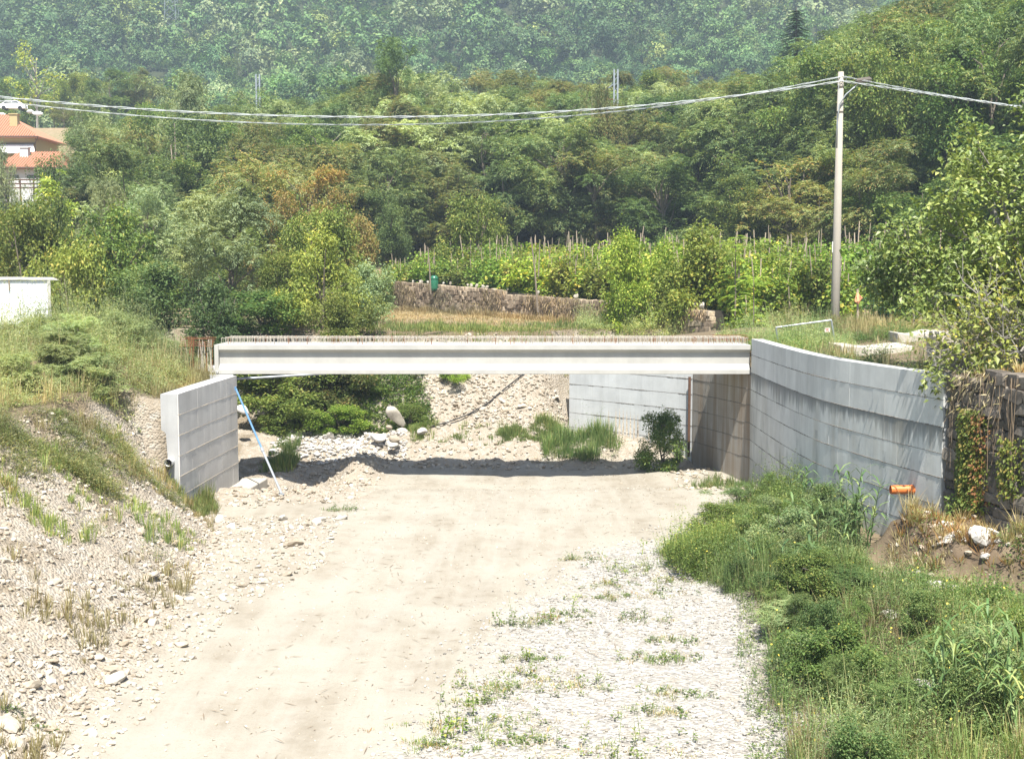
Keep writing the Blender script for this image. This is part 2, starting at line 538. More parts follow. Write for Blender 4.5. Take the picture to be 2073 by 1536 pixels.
M['stone'] = stone_mat('river_stone', (0.308, 0.262, 0.198), (0.363, 0.325, 0.264), (0.429, 0.402, 0.347))
M['gravel'] = stone_mat('grey_gravel', (0.215, 0.204, 0.182), (0.325, 0.305, 0.272), (0.46, 0.435, 0.39))
M['rubble'] = stone_mat('bank_rubble', (0.285, 0.236, 0.172), (0.350, 0.302, 0.235), (0.425, 0.390, 0.328))
M['white_stone'] = stone_mat('white_river_stone', (0.356, 0.333, 0.299), (0.443, 0.420, 0.385), (0.540, 0.517, 0.483), rand=0.2)
M['wall_stone'] = stone_mat('dark_wall_stone', (0.075, 0.066, 0.055), (0.115, 0.10, 0.083), (0.19, 0.165, 0.135), 6, 0.45)
M['wall_core'] = plain('wall_earth', (0.045, 0.038, 0.03), 0.95, 0.3, 8)
M['far_stone'] = stone_mat('field_wall_stone', (0.173, 0.130, 0.091), (0.274, 0.214, 0.154), (0.432, 0.350, 0.251), 5, 0.4)
M['cap_stone'] = stone_mat('pale_coping_stone', (0.264, 0.228, 0.180), (0.360, 0.324, 0.264), (0.456, 0.420, 0.360), 5, 0.25)
# foliage
M['f_robinia'] = foliage('robinia_leaves', (0.056, 0.088, 0.038), (0.152, 0.205, 0.102), (0.22, 0.225, 0.10), 0.06)
M['f_silver'] = foliage('silvery_leaves', (0.148, 0.185, 0.110), (0.303, 0.336, 0.225), (0.336, 0.336, 0.183), 0.06)
M['f_green'] = foliage('green_leaves', (0.052, 0.088, 0.026), (0.138, 0.190, 0.062), (0.24, 0.24, 0.08), 0.05)
M['f_dark'] = foliage('dark_leaves', (0.038, 0.066, 0.027), (0.105, 0.148, 0.062), (0.15, 0.18, 0.08), 0.05)
M['f_yellow'] = foliage('yellow_green_leaves', (0.132, 0.172, 0.040), (0.270, 0.301, 0.081), (0.414, 0.368, 0.092), 0.04)
M['f_bright'] = foliage('bright_green_leaves', (0.091, 0.150, 0.024), (0.201, 0.276, 0.055), (0.366, 0.384, 0.110), 0.07)
M['f_orange'] = foliage('rusty_leaves', (0.165, 0.115, 0.052), (0.32, 0.205, 0.090), (0.17, 0.18, 0.06), 0.2)
M['f_olive'] = foliage('olive_leaves', (0.085, 0.110, 0.028), (0.190, 0.212, 0.062), (0.30, 0.26, 0.09), 0.05)
M['f_brown'] = foliage('browning_leaves', (0.086, 0.104, 0.044), (0.176, 0.190, 0.088), (0.25, 0.17, 0.08), 0.09)
M['f_hill'] = foliage('hillside_leaves', (0.050, 0.101, 0.037), (0.130, 0.207, 0.086), (0.187, 0.242, 0.099), 0.06, 0.28)
M['f_hillpale'] = foliage('hillside_pale_leaves', (0.085, 0.125, 0.066), (0.185, 0.222, 0.135), (0.22, 0.24, 0.15), 0.06, 0.28)
M['f_hilldark'] = foliage('hillside_dark_leaves', (0.036, 0.078, 0.034), (0.088, 0.147, 0.067), (0.137, 0.179, 0.084), 0.06, 0.28)
M['f_hillyellow'] = foliage('hillside_yellow_leaves', (0.080, 0.112, 0.032), (0.175, 0.212, 0.076), (0.22, 0.24, 0.09), 0.06, 0.28)
M['f_conifer'] = foliage('fir_needles', (0.022, 0.056, 0.033), (0.073, 0.140, 0.073), None, 0.05, 0.1)
M['f_fig'] = foliage('fig_leaves', (0.080, 0.112, 0.032), (0.190, 0.222, 0.080), (0.27, 0.28, 0.12), 0.03, 0.3, spec=0.4, rough=0.45)
M['f_vine'] = foliage('vine_leaves', (0.088, 0.140, 0.024), (0.206, 0.275, 0.061), (0.425, 0.366, 0.088), 0.08)
M['f_weed'] = foliage('weed_leaves', (0.055, 0.090, 0.032), (0.128, 0.178, 0.076), (0.22, 0.23, 0.10), 0.08)
M['f_weedgrey'] = foliage('grey_weed_leaves', (0.140, 0.177, 0.096), (0.263, 0.298, 0.181), (0.358, 0.336, 0.202), 0.10)
M['f_reed'] = foliage('reed_leaves', (0.052, 0.093, 0.034), (0.114, 0.162, 0.072), (0.209, 0.230, 0.102), 0.08, 0.25, spec=0.4)
M['f_grass'] = foliage('green_grass', (0.090, 0.125, 0.046), (0.180, 0.218, 0.092), (0.28, 0.25, 0.13), 0.12)
M['f_dry'] = foliage('dry_grass', (0.215, 0.175, 0.115), (0.36, 0.305, 0.215), (0.20, 0.14, 0.085), 0.15)
M['f_slope'] = foliage('slope_weed_leaves', (0.080, 0.100, 0.052), (0.160, 0.180, 0.104), (0.24, 0.21, 0.12), 0.15)
M['f_rust'] = foliage('rust_red_leaves', (0.15, 0.080, 0.042), (0.27, 0.150, 0.070), (0.25, 0.19, 0.09), 0.2)
M['f_litter'] = foliage('forest_floor_leaves', (0.039, 0.054, 0.022), (0.111, 0.126, 0.048), (0.208, 0.132, 0.060), 0.15)
M['f_creeper'] = foliage('dead_creeper', (0.120, 0.093, 0.072), (0.300, 0.240, 0.188), (0.180, 0.150, 0.075), 0.15, 0.1)
M['f_creepgreen'] = foliage('creeper_leaves', (0.050, 0.066, 0.018), (0.120, 0.135, 0.036), (0.17, 0.13, 0.05), 0.12)
M['yellow_fruit'] = plain('yellow_fruit', (0.55, 0.45, 0.08), 0.5, 0.2, 9)

def ground_mat():
    m, nt, out = newmat('riverbed_ground')
    t = NT(nt)
    p = t.pos()
    at_ = t.n('ShaderNodeAttribute', attribute_name='zone')
    sp = t.n('ShaderNodeSeparateColor'); t.l(at_.outputs['Color'], sp.inputs[0])
    big = t.noise(0.35, 5, 0.6, p)
    mid = t.noise(2.2, 6, 0.65, p)
    fin = t.noise(22, 5, 0.7, p)
    vor = t.n('ShaderNodeTexVoronoi'); vor.inputs['Scale'].default_value = 14; t.l(p, vor.inputs['Vector'])
    vor2 = t.n('ShaderNodeTexVoronoi'); vor2.inputs['Scale'].default_value = 6.5; t.l(p, vor2.inputs['Vector'])
    # packed dirt
    dirt = t.mix(t.mapr(mid, 0.3, 0.7), (0.208, 0.182, 0.140), (0.268, 0.243, 0.197))
    dirt = t.mix(t.mapr(big, 0.42, 0.62), dirt, (0.295, 0.275, 0.229))
    stv = t.noise(1.0, 5, 0.6, t.scale(p, (1.6, 0.16, 1.0)))
    dirt = t.mix(t.mapr(stv, 0.42, 0.62, 0, 0.7), dirt, (0.300, 0.279, 0.233))
    lit_ = t.noise(1.0, 6, 0.75, t.scale(p, (2.5, 9.0, 1.0)))
    dirt = t.mix(t.mapr(lit_, 0.60, 0.70, 0, 0.55), dirt, (0.20, 0.155, 0.105))
    dirt = t.mix(t.mapr(fin, 0.52, 0.72, 0, 0.45), dirt, (0.170, 0.137, 0.100))
    # gravel
    gc = t.n('ShaderNodeSeparateColor'); t.l(vor.outputs['Color'], gc.inputs[0])
    grav = t.ramp(gc.outputs[0], [(0, (0.215, 0.205, 0.185)), (0.5, (0.32, 0.303, 0.272)), (1, (0.425, 0.407, 0.372))])
    grav = t.mix(t.mapr(mid, 0.45, 0.7, 0, 0.6), grav, (0.28, 0.245, 0.195))
    # rubble slope
    rc = t.n('ShaderNodeSeparateColor'); t.l(vor2.outputs['Color'], rc.inputs[0])
    rub = t.mix(t.mapr(mid, 0.3, 0.7), (0.252, 0.213, 0.163), (0.335, 0.295, 0.238))
    rub = t.mix(t.mapr(t.math('MULTIPLY', rc.outputs[0], fin), 0.3, 0.5, 0, 0.8), rub, (0.36, 0.335, 0.29))
    # soil under plants
    soil = t.mix(mid, (0.115, 0.088, 0.055), (0.195, 0.155, 0.10))
    dirt = t.mix(t.math('MULTIPLY', at_.outputs['Alpha'], t.mapr(mid, 0.3, 0.65, 0.15, 0.75)), dirt, (0.300, 0.278, 0.238))
    col = t.mix(sp.outputs[0], dirt, grav)
    col = t.mix(sp.outputs[1], col, rub)
    sx = t.n('ShaderNodeSeparateXYZ'); t.l(p, sx.inputs[0])
    md = t.math('MULTIPLY', t.math('MULTIPLY', t.mapr(sx.outputs[0], 7.9, 8.5), t.mapr(sx.outputs[1], 29.2, 28.4)), t.mapr(sx.outputs[2], 0.95, 1.3))
    earth = t.mix(t.mapr(mid, 0.3, 0.7), (0.075, 0.052, 0.032), (0.19, 0.145, 0.098))
    soil = t.mix(md, soil, earth)
    col = t.mix(sp.outputs[2], col, soil)
    hgt = t.math('ADD', t.math('MULTIPLY', mid, 0.6), t.math('MULTIPLY', fin, 0.35))
    vv = t.math('MULTIPLY', vor.outputs['Distance'], t.math('MULTIPLY', t.math('ADD', sp.outputs[0], sp.outputs[1]), -2.2))
    hgt = t.math('ADD', hgt, vv)
    t.bsdf(out, col, 0.95, t.bump(hgt, 0.6, 0.05), spec=0.15)
    return m

def field_mat():
    m, nt, out = newmat('field_ground')
    t = NT(nt)
    p = t.pos()
    a = t.noise(0.12, 4, 0.6, p); b = t.noise(1.5, 6, 0.7, p)
    col = t.mix(t.mapr(a, 0.4, 0.6), (0.22, 0.165, 0.10), (0.16, 0.145, 0.075))
    col = t.mix(t.mapr(b, 0.35, 0.7), col, (0.27, 0.21, 0.135))
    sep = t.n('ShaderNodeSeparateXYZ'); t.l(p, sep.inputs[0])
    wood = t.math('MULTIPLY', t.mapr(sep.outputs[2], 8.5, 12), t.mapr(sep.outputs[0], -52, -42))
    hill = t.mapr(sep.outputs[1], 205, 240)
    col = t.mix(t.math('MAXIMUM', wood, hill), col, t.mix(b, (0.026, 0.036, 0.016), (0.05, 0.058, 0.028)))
    t.bsdf(out, col, 0.95, t.bump(b, 0.5, 0.1), spec=0.1)
    return m

M['ground'] = ground_mat()
M['field'] = field_mat()

# ------------------------------------------------------------------ ground meshes
def grid(x0, x1, y0, y1, st, drop=0.0):
    nx = int(round((x1 - x0) / st)) + 1; ny = int(round((y1 - y0) / st)) + 1
    X, Yg = np.meshgrid(np.linspace(x0, x1, nx), np.linspace(y0, y1, ny))
    X = X.ravel(); Yg = Yg.ravel()
    V = np.stack([X, Yg, h(X, Yg) - drop], 1)
    i = np.arange(nx * ny).reshape(ny, nx)
    Fq = np.stack([i[:-1, :-1], i[:-1, 1:], i[1:, 1:], i[1:, :-1]], -1).reshape(-1, 4)
    return V, Fq

def merge(parts):
    V = []; Fs = []; n = 0
    for v, f in parts:
        V.append(v); Fs.append(f + n); n += len(v)
    return np.concatenate(V), np.concatenate(Fs)

V, Fq = grid(-19, 17, 8, 63, 0.145)
x, y, z = V[:, 0], V[:, 1], V[:, 2]
nz1 = fbm(x * 0.5, y * 0.5, 4); nz2 = fbm(x * 1.3 + 9, y * 1.3, 3)
edge = np.interp(y, [8, 18.8, 22, 26, 30, 33, 36], [-2.2, -1.4, -0.9, 0.4, 1.5, 2.9, 5.5])
gravel_w = S(-0.6, 0.7, x - edge + 1.1 * nz1) * S(36, 33.5, y + nz1)
xt = np.interp(y, [10, 25, 34, 37.4], [-7.6, -7.5, -8.5, -9.4])
rub_w = np.maximum(S(-0.9, 0.3, xt - x + 0.7 * nz1), S(48.9, 50.0, y + 0.7 * nz1))
rub_w = np.maximum(rub_w, S(-4.6, -5.6, x + nz1) * S(38.5, 41, y))
rub_w = np.maximum(rub_w, 0.8 * np.exp(-((x + 6.2) / 1.2) ** 2 - ((y - 33.5) / 3) ** 2))
gx = np.interp(y, [10, 18, 25, 29.5, 33, 38, 44], [3.9, 4.2, 4.9, 4.6, 4.6, 6.6, 8.6])
cxm = np.interp(y, [10, 20, 30, 40, 50], [-4.2, -3.2, -1.6, 0.2, 0.8])
rut_w = sum(np.exp(-((x - cxm - o_ - 0.15 * nz1) / 0.30) ** 2) for o_ in (-0.85, 0.85, 2.3, -2.6)) * (0.4 + 0.6 * S(-0.3, 0.3, nz2))
soil_w = S(0.0, 1.6, x - gx + 0.8 * nz1)
soil_w = np.maximum(soil_w, S(3.2, 4.2, z + nz1) * (y < 58))
soil_w = np.where((y > 50) & (x > -4.5) & (z < 4.5), 0.0, soil_w)
soil_w = np.maximum(soil_w, S(4.2, 5.0, z + nz1))
gravel_w = gravel_w * (1 - S(0.0, 1.0, x - gx + 0.8 * nz1))
soil_w = np.maximum(soil_w, S(0.35, 0.6, nz2 + 0.25 * S(-9, -12, x)) * S(-0.5, 0.5, xt - x) * 0.7)
ground = link('riverbed', mesh_np('riverbed', V, Fq, M['ground'], True, {'zone': np.stack([gravel_w, rub_w, soil_w, rut_w], 1)}))
tag(ground, 'pale dirt and gravel riverbed with its sloping rubble banks', 'riverbed', kind='structure')

parts = [grid(-60, -18.6, 5, 64, 0.6, 0.04), grid(16.6, 60, 5, 64, 0.6, 0.04), grid(-19, 17, 62.6, 64, 0.5, 0.04),
         grid(-130, 130, 99.0, 240, 1.7, 0.03), grid(-130, -18.6, 63.8, 100, 1.2, 0.03), grid(16.6, 130, 63.8, 100, 1.2, 0.03), grid(-19, 17, 63.8, 100, 0.5, 0.02)]
V, Fq = merge(parts)
fld = link('field', mesh_np('field', V, Fq, M['field'], True))
tag(fld, 'dry grass field and rising ground behind the bridge', 'field', kind='structure')
V, Fq = grid(-420, 420, 239, 700, 6.0, 0.05)
hill = link('hill', mesh_np('hill', V, Fq, M['field'], True))
tag(hill, 'wooded hillside filling the top of the view', 'hill', kind='structure')

# ------------------------------------------------------------------ stones
def ico(sub=0):
    import bmesh
    bm = bmesh.new()
    bmesh.ops.create_icosphere(bm, subdivisions=sub + 1, radius=1.0)
    V = np.array([v.co[:] for v in bm.verts]); Fs = np.array([[v.index for v in f.verts] for f in bm.faces])
    bm.free()
    return V, Fs

ICO0, ICO1, ICO2 = ico(0), ico(1), ico(2)

def rough_stone(seed, base=ICO1, flat=0.6, long=1.3, jag=0.16):
    g = np.random.default_rng(seed)
    V = base[0].copy()
    for i in range(7):
        n = g.normal(size=3); n /= np.linalg.norm(n)
        c = g.uniform(0.42, 0.80)
        dd = V @ n
        V = V - np.outer(np.maximum(0, dd - c), n) * 0.9
    V = V * (1 + jag * g.normal(size=(len(V), 1)) * 0.4)
    V = V * np.array([long * g.uniform(0.8, 1.2), 1.0, flat * g.uniform(0.8, 1.2)])
    return V, base[1]

STONE_V = [rough_stone(i, ICO1) for i in range(10)]
PEB_V = [rough_stone(40 + i, ICO0, 0.6, 1.2, 0.1) for i in range(6)]

def rotm(rng, n, tilt=0.4):
    a = rng.uniform(0, 2 * np.pi, n); b = rng.normal(0, tilt, n); c = rng.normal(0, tilt, n)
    ca, sa, cb, sb, cc, sc_ = np.cos(a), np.sin(a), np.cos(b), np.sin(b), np.cos(c), np.sin(c)
    z0, o1 = np.zeros(n), np.ones(n)
    Rz = np.stack([ca, -sa, z0, sa, ca, z0, z0, z0, o1], 1).reshape(n, 3, 3)
    Ry = np.stack([cb, z0, sb, z0, o1, z0, -sb, z0, cb], 1).reshape(n, 3, 3)
    Rx = np.stack([o1, z0, z0, z0, cc, -sc_, z0, sc_, cc], 1).reshape(n, 3, 3)
    return Rz @ Ry @ Rx

def stones_mesh(name, X, Yv, size, mat, rng, bank=PEB_V, sink=0.25, tilt=0.35):
    n = len(X)
    Z = h(X, Yv)
    out = []
    kind = rng.integers(0, len(bank), n)
    Rm = rotm(rng, n, tilt)
    for k, (bv, bf) in enumerate(bank):
        idx = np.where(kind == k)[0]
        if not len(idx): continue
        V = np.einsum('nij,vj->nvi', Rm[idx], bv) * size[idx][:, None, None]
        V[:, :, 0] += X[idx][:, None]; V[:, :, 1] += Yv[idx][:, None]; V[:, :, 2] += (Z[idx] + size[idx] * sink)[:, None]
        nv = len(bv)
        Fs = bf[None] + (np.arange(len(idx)) * nv)[:, None, None]
        out.append((V.reshape(-1, 3), Fs.reshape(-1, 3)))
    V, Fs = merge(out)
    return mesh_np(name, V, Fs, mat, False)

stone_meshes = {}
def stone_obj(name, x, y, size, mat, parent=None, rng=rnd, sink=0.3, squash=None, z=None, tilt=0.25):
    k = rng.randrange(len(STONE_V))
    key = (k, mat.name)
    if key not in stone_meshes:
        stone_meshes[key] = mesh_np(name, STONE_V[k][0], STONE_V[k][1], mat, False)
    o = link(name, stone_meshes[key], parent)
    zz = hz(x, y) if z is None else z
    o.location = (x, y, zz + size * sink)
    o.rotation_euler = (rng.gauss(0, tilt), rng.gauss(0, tilt), rng.uniform(0, 6.28))
    s = squash or (1, 1, 1)
    o.scale = (size * s[0], size * s[1], size * s[2])
    return o

# the larger loose stones, one object each, as pieces of the riverbed
SLOPE = [(-7.2, 17), (-13.2, 17), (-13.0, 31), (-12.1, 37.2), (-9.3, 37.2), (-8.2, 33), (-7.2, 25)]
TOE = [(-6.4, 17.5), (-8.6, 17.5), (-8.6, 30), (-9.2, 37), (-5.2, 37), (-4.8, 31), (-6.2, 27)]
RUBBLE = [(-4.6, 52.2), (2.2, 52.2), (3.0, 54.4), (-0.5, 57.2), (-5.2, 56.6)]
WHITE = [(-10.2, 49.2), (-4.4, 49.6), (-4.6, 52.0), (-6.5, 52.4), (-10.2, 53.0)]
BED = [(-6.0, 17.5), (4.2, 17.5), (4.4, 30), (8.0, 42), (7.6, 49), (-7, 49), (-6, 35)]
n_big = 0
for poly, n, lo, hi, mat in ((TOE, 95, 0.07, 0.24, 'stone'), (SLOPE, 95, 0.06, 0.16, 'rubble'), (RUBBLE, 70, 0.08, 0.22, 'rubble'), (WHITE, 38, 0.10, 0.30, 'white_stone')):
    X, Yv = scatter(poly, n)
    for a, b in zip(X, Yv):
        s = lo + (hi - lo) * rnd.random() ** 2.4
        stone_obj('stone', a, b, s, M[mat], ground, sink=0.12)
        n_big += 1

def size_dist(n, lo, hi, p=2.5, rng=G): return lo + (hi - lo) * rng.random(n) ** p

for poly, n, lo, hi, mat, nm, lab in (
        (SLOPE, 6200, 0.015, 0.085, 'rubble', 'bank_rubble', 'loose rubble covering the left bank slope'),
        (TOE, 3200, 0.015, 0.08, 'stone', 'toe_rubble', 'loose stones along the foot of the left bank'),
        (RUBBLE, 3200, 0.025, 0.12, 'rubble', 'far_bank_rubble', 'loose rubble on the bank behind the bridge'),
        (WHITE, 1500, 0.04, 0.14, 'white_stone', 'white_cobbles', 'white cobbles under the bushes behind the bridge'),
        ([(-9.8, 48.4), (7.2, 48.6), (6.4, 50.6), (2.0, 52.4), (-4.6, 52.0), (-9.6, 51.0)], 1700, 0.02, 0.13, 'rubble', 'bed_rubble', 'stones on the rough ground just behind the girder shadow'),
        ([(-9.9, 39.2), (-8.6, 38.0), (-5.2, 40.0), (-5.0, 48.5), (-9.9, 48.8), (-9.7, 44.5)], 1100, 0.02, 0.13, 'rubble', 'wall_foot_rubble', 'broken stones at the foot of the short left wall'),
        ([(6.2, 41.5), (8.6, 39), (8.8, 44.5), (7.6, 47.5), (6.0, 46.5)], 420, 0.02, 0.14, 'rubble', 'corner_rubble', 'stones at the corner of the right wall under the girder'),
        ([(8.2, 24.8), (11.2, 24.0), (13.0, 23.4), (12.6, 25.0), (11.0, 28.0), (8.7, 28.4)], 420, 0.015, 0.10, 'rubble', 'mound_stones', 'small stones sticking out of the earth mound'),
        (BED, 3600, 0.010, 0.040, 'stone', 'bed_pebbles', 'scattered pebbles on the dirt track')):
    X, Yv = scatter(poly, n)
    o = link(nm, stones_mesh(nm, X, Yv, size_dist(len(X), lo, hi), M[mat], G))
    tag(o, lab, 'gravel', kind='stuff')

GRAV = [(-3.2, 16.8), (6, 16.8), (5.6, 25), (5.2, 30), (6.4, 36), (2.2, 36), (-0.6, 30), (-2.2, 24)]
X, Yv = scatter(GRAV, 9000, dens=lambda a, b: S(-1.4, 1.2, a - np.interp(b, [8, 18.8, 22, 26, 30, 33, 36], [-2.2, -1.4, -0.9, 0.4, 1.5, 2.9, 5.5]) + 1.3 * fbm(a * 0.5, b * 0.5, 3)) * np.clip(0.55 + 1.3 * fbm(a * 0.6, b * 0.6, 3), 0.08, 1))
o = link('gravel', stones_mesh('gravel', X, Yv, size_dist(len(X), 0.013, 0.055, 2.4), M['gravel'], G))
tag(o, 'grey and white river gravel in the right half of the bed', 'gravel', kind='stuff')

# ------------------------------------------------------------------ leaves in bulk
def norm(a): return a / (np.linalg.norm(a, axis=-1, keepdims=True) + 1e-9)

def leaves(P, D, N, L, W, fold=0.18, droop=0.0):
    """kite leaves: P base, D long axis, N face normal -> (V, F quads)"""
    n = len(P)
    D = norm(D)
    B = norm(np.cross(D, N))
    N = np.cross(B, D)
    L = np.broadcast_to(np.asarray(L, float), (n,))[:, None]
    W = np.broadcast_to(np.asarray(W, float), (n,))[:, None]
    tip = P + D * L - np.array([0, 0, 1.0]) * L * droop
    m = P + D * L * 0.45
    V = np.stack([P, m + B * W * 0.5 + N * W * fold, tip, m - B * W * 0.5 + N * W * fold], 1).reshape(-1, 3)
    Fq = (np.arange(n) * 4)[:, None] + np.array([0, 3, 2, 1])[None]
    return V, Fq

def fronds(P, D, N, L, W, droop=0.35):
    """arched narrow sprays of two quads"""
    n = len(P)
    D = norm(D); B = norm(np.cross(D, N)); N = np.cross(B, D)
    L = np.broadcast_to(np.asarray(L, float), (n,))[:, None]; W = np.broadcast_to(np.asarray(W, float), (n,))[:, None]
    dn = np.array([0, 0, -1.0])
    m1 = P + D * L * 0.5 + dn * L * droop * 0.15
    tip = P + D * L * 0.95 + dn * L * droop
    V = np.stack([P - B * W * 0.15, P + B * W * 0.15, m1 - B * W * 0.5, m1 + B * W * 0.5, tip - B * W * 0.12, tip + B * W * 0.12], 1).reshape(-1, 3)
    i = (np.arange(n) * 6)[:, None]
    Fq = np.concatenate([i + np.array([0, 1, 3, 2]), i + np.array([2, 3, 5, 4])], 0)
    return V, Fq

def rsph(rng, n):
    v = rng.normal(size=(n, 3))
    return norm(v)

def clump_leaves(rng, C, Rr, n, L, W, kind='leaf', flat=0.8, droop=0.3, updir=0.72, centre=None):
    """leaves over clumps C (k,3) of radius Rr (k,)"""
    if kind == 'frond':
        return spray_leaves(rng, C, Rr, n, L, W, flat)
    k = len(C)
    wgt = Rr ** 2 / np.sum(Rr ** 2)
    idx = rng.choice(k, n, p=wgt)
    u = rsph(rng, n)
    u[:, 2] = np.where((u[:, 2] < -0.3) & (rng.random(n) < 0.35), -u[:, 2], u[:, 2])
    rad = Rr[idx] * (0.30 + 0.80 * rng.random(n) ** 0.7)
    rad = np.where(rng.random(n) < 0.16, rad * rng.uniform(1.1, 1.65, n), rad)
    fl = rng.uniform(0.75, 1.3, k)[idx]
    P = C[idx] + u * rad[:, None] * np.stack([np.ones(n), np.ones(n), flat * fl * 1.15], 1)
    out = norm(u + rng.normal(size=(n, 3)) * 0.55)
    D = norm(out * np.array([1, 1, 0.35]) + rng.normal(size=(n, 3)) * 0.35 - np.array([0, 0, droop]))
    N = norm(out * 0.7 + np.array([0, 0, updir]) + rng.normal(size=(n, 3)) * 0.45)
    if centre is not None:
        oc = norm(P - np.array(centre))
        N = norm(oc * 1.3 + u * 0.5 + np.array([0, 0, 0.15]) + rng.normal(size=(n, 3)) * 0.28)
        D = norm(np.cross(N, rsph(rng, n)))
    Ls = L * rng.uniform(0.65, 1.3, n); Ws = W * rng.uniform(0.7, 1.25, n)
    return leaves(P, D, N, Ls, Ws, 0.18, 0.28 if L > 2.2 * W else 0.0)

def spray_leaves(rng, C, Rr, n, L, W, flat):
    """feathery sprays: leaflets set along short drooping twigs"""
    per = 8
    ns = max(1, n // per)
    wgt = Rr ** 2 / np.sum(Rr ** 2)
    idx = rng.choice(len(C), ns, p=wgt)
    u = rsph(rng, ns)
    u[:, 2] = np.where(u[:, 2] < -0.4, -u[:, 2], u[:, 2])
    O = C[idx] + u * (Rr[idx] * (0.25 + 0.65 * rng.random(ns)))[:, None]
    D = norm(u * np.array([1, 1, 0.5]) + rng.normal(size=(ns, 3)) * 0.4 + np.array([0, 0, 0.25]))
    SL = L * rng.uniform(2.0, 3.6, ns)
    side = norm(np.cross(D, np.array([0, 0, 1.0])) + 1e-6)
    P = []; DD = []; NN = []; LL = []
    for j in range(per):
        q = (j + 0.6) / per
        sg = 1 if j % 2 else -1
        P.append(O + D * (SL * q)[:, None] + np.array([0, 0, -1.0]) * (SL * 0.55 * q * q)[:, None])
        DD.append(side * sg * 0.8 + D * 0.7 + np.array([0, 0, -0.25 - 0.5 * q]) + rng.normal(size=(ns, 3)) * 0.2)
        NN.append(np.array([0, 0, 1.0]) + D * 0.35 + side * sg * -0.25 + rng.normal(size=(ns, 3)) * 0.25)
        LL.append(L * (1.15 - 0.5 * q) * rng.uniform(0.75, 1.25, ns))
    LL = np.concatenate(LL)
    return leaves(np.concatenate(P), np.concatenate(DD), norm(np.concatenate(NN)), LL, LL * W / L, 0.12, 0.12)

def crown_clumps(rng, hgt, wid, base, k, rc, shape='round'):
    """clumps of leaves gathered on a few main limbs, so the outline is ragged and the sky shows between limbs"""
    C = []; Rr = []
    m = 5 if shape == 'column' else int(rng.integers(7, 10))
    span = hgt - base
    mains = []
    for i in range(m):
        a = i * 2.4 + rng.normal(0, 0.5)
        t = min(0.95, max(0.03, (i + 0.7) / m * 0.92 + rng.normal(0, 0.05)))
        if shape == 'column': rr = wid * 0.16 * rng.random()
        elif shape == 'dome': rr = wid * 0.5 * math.sqrt(max(0.02, 1 - t ** 1.6)) * rng.uniform(0.45, 0.95)
        else: rr = wid * 0.5 * math.sqrt(max(0.03, 1 - (2 * t - 0.9) ** 2 * 0.85)) * rng.uniform(0.35, 0.95)
        mains.append((rr * math.cos(a), rr * math.sin(a), base + span * min(t, 0.93), wid * rng.uniform(0.13, 0.24)))
    for i in range(k):
        x, y, z, R1 = mains[i % m]
        o = rng.normal(0, 0.62, 3) * R1 * np.array([1.15, 1.15, 0.95])
        r0 = rc * (0.35 + 0.75 * rng.random() ** 1.8)
        C.append((x + o[0], y + o[1], min(max(z + o[2], base * 0.6 + r0 * 0.5), hgt - r0 * 0.5)))
        Rr.append(r0)
    # a few shoots that stick out of the top and sides
    for i in range(max(4, k // 10)):
        x, y, z, R1 = mains[int(rng.integers(0, m))]
        C.append((x * 1.25 + rng.normal(0, .3 * R1), y * 1.25 + rng.normal(0, .3 * R1), min(z + R1 * rng.uniform(.5, 1.3), hgt)))
        Rr.append(rc * rng.uniform(0.22, 0.38))
    return np.array(C), np.array(Rr)

def skeleton(rng, hgt, wid, C, lean=0.3, r0=0.16, forks=1, nl=10, stems=1):
    mb = MB()
    for s in range(stems):
        top = hgt * 0.86
        lx, ly = rng.normal(0, lean, 2) + (rng.normal(0, wid * 0.12, 2) if stems > 1 else 0)
        pts = [(lx * (i / 5) ** 1.5 + rng.normal(0, 0.02 * hgt) * (i > 0) * 0.3, ly * (i / 5) ** 1.5 + rng.normal(0, 0.02 * hgt) * (i > 0) * 0.3, -0.3 + (top + 0.3) * i / 5) for i in range(6)]
        mb.tube(pts, [r0 * (1 - 0.16 * i) for i in range(6)], 6)
    order = rng.permutation(len(C))[:nl]
    for i in order:
        c = C[i]
        z0 = max(0.12 * hgt, c[2] * rng.uniform(0.45, 0.75))
        f = z0 / top
        a = np.array([lx * f ** 1.5, ly * f ** 1.5, z0])
        m = (a + c) / 2 + rng.normal(0, 0.05 * wid, 3)
        mb.tube([a, m, c], [r0 * 0.42, r0 * 0.28, r0 * 0.08], 5, cap=False)
    return mb

tree_lib = {}
def with_mat(o, mat):
    o.material_slots[0].link = 'OBJECT'
    o.material_slots[0].material = M[mat]
    return o

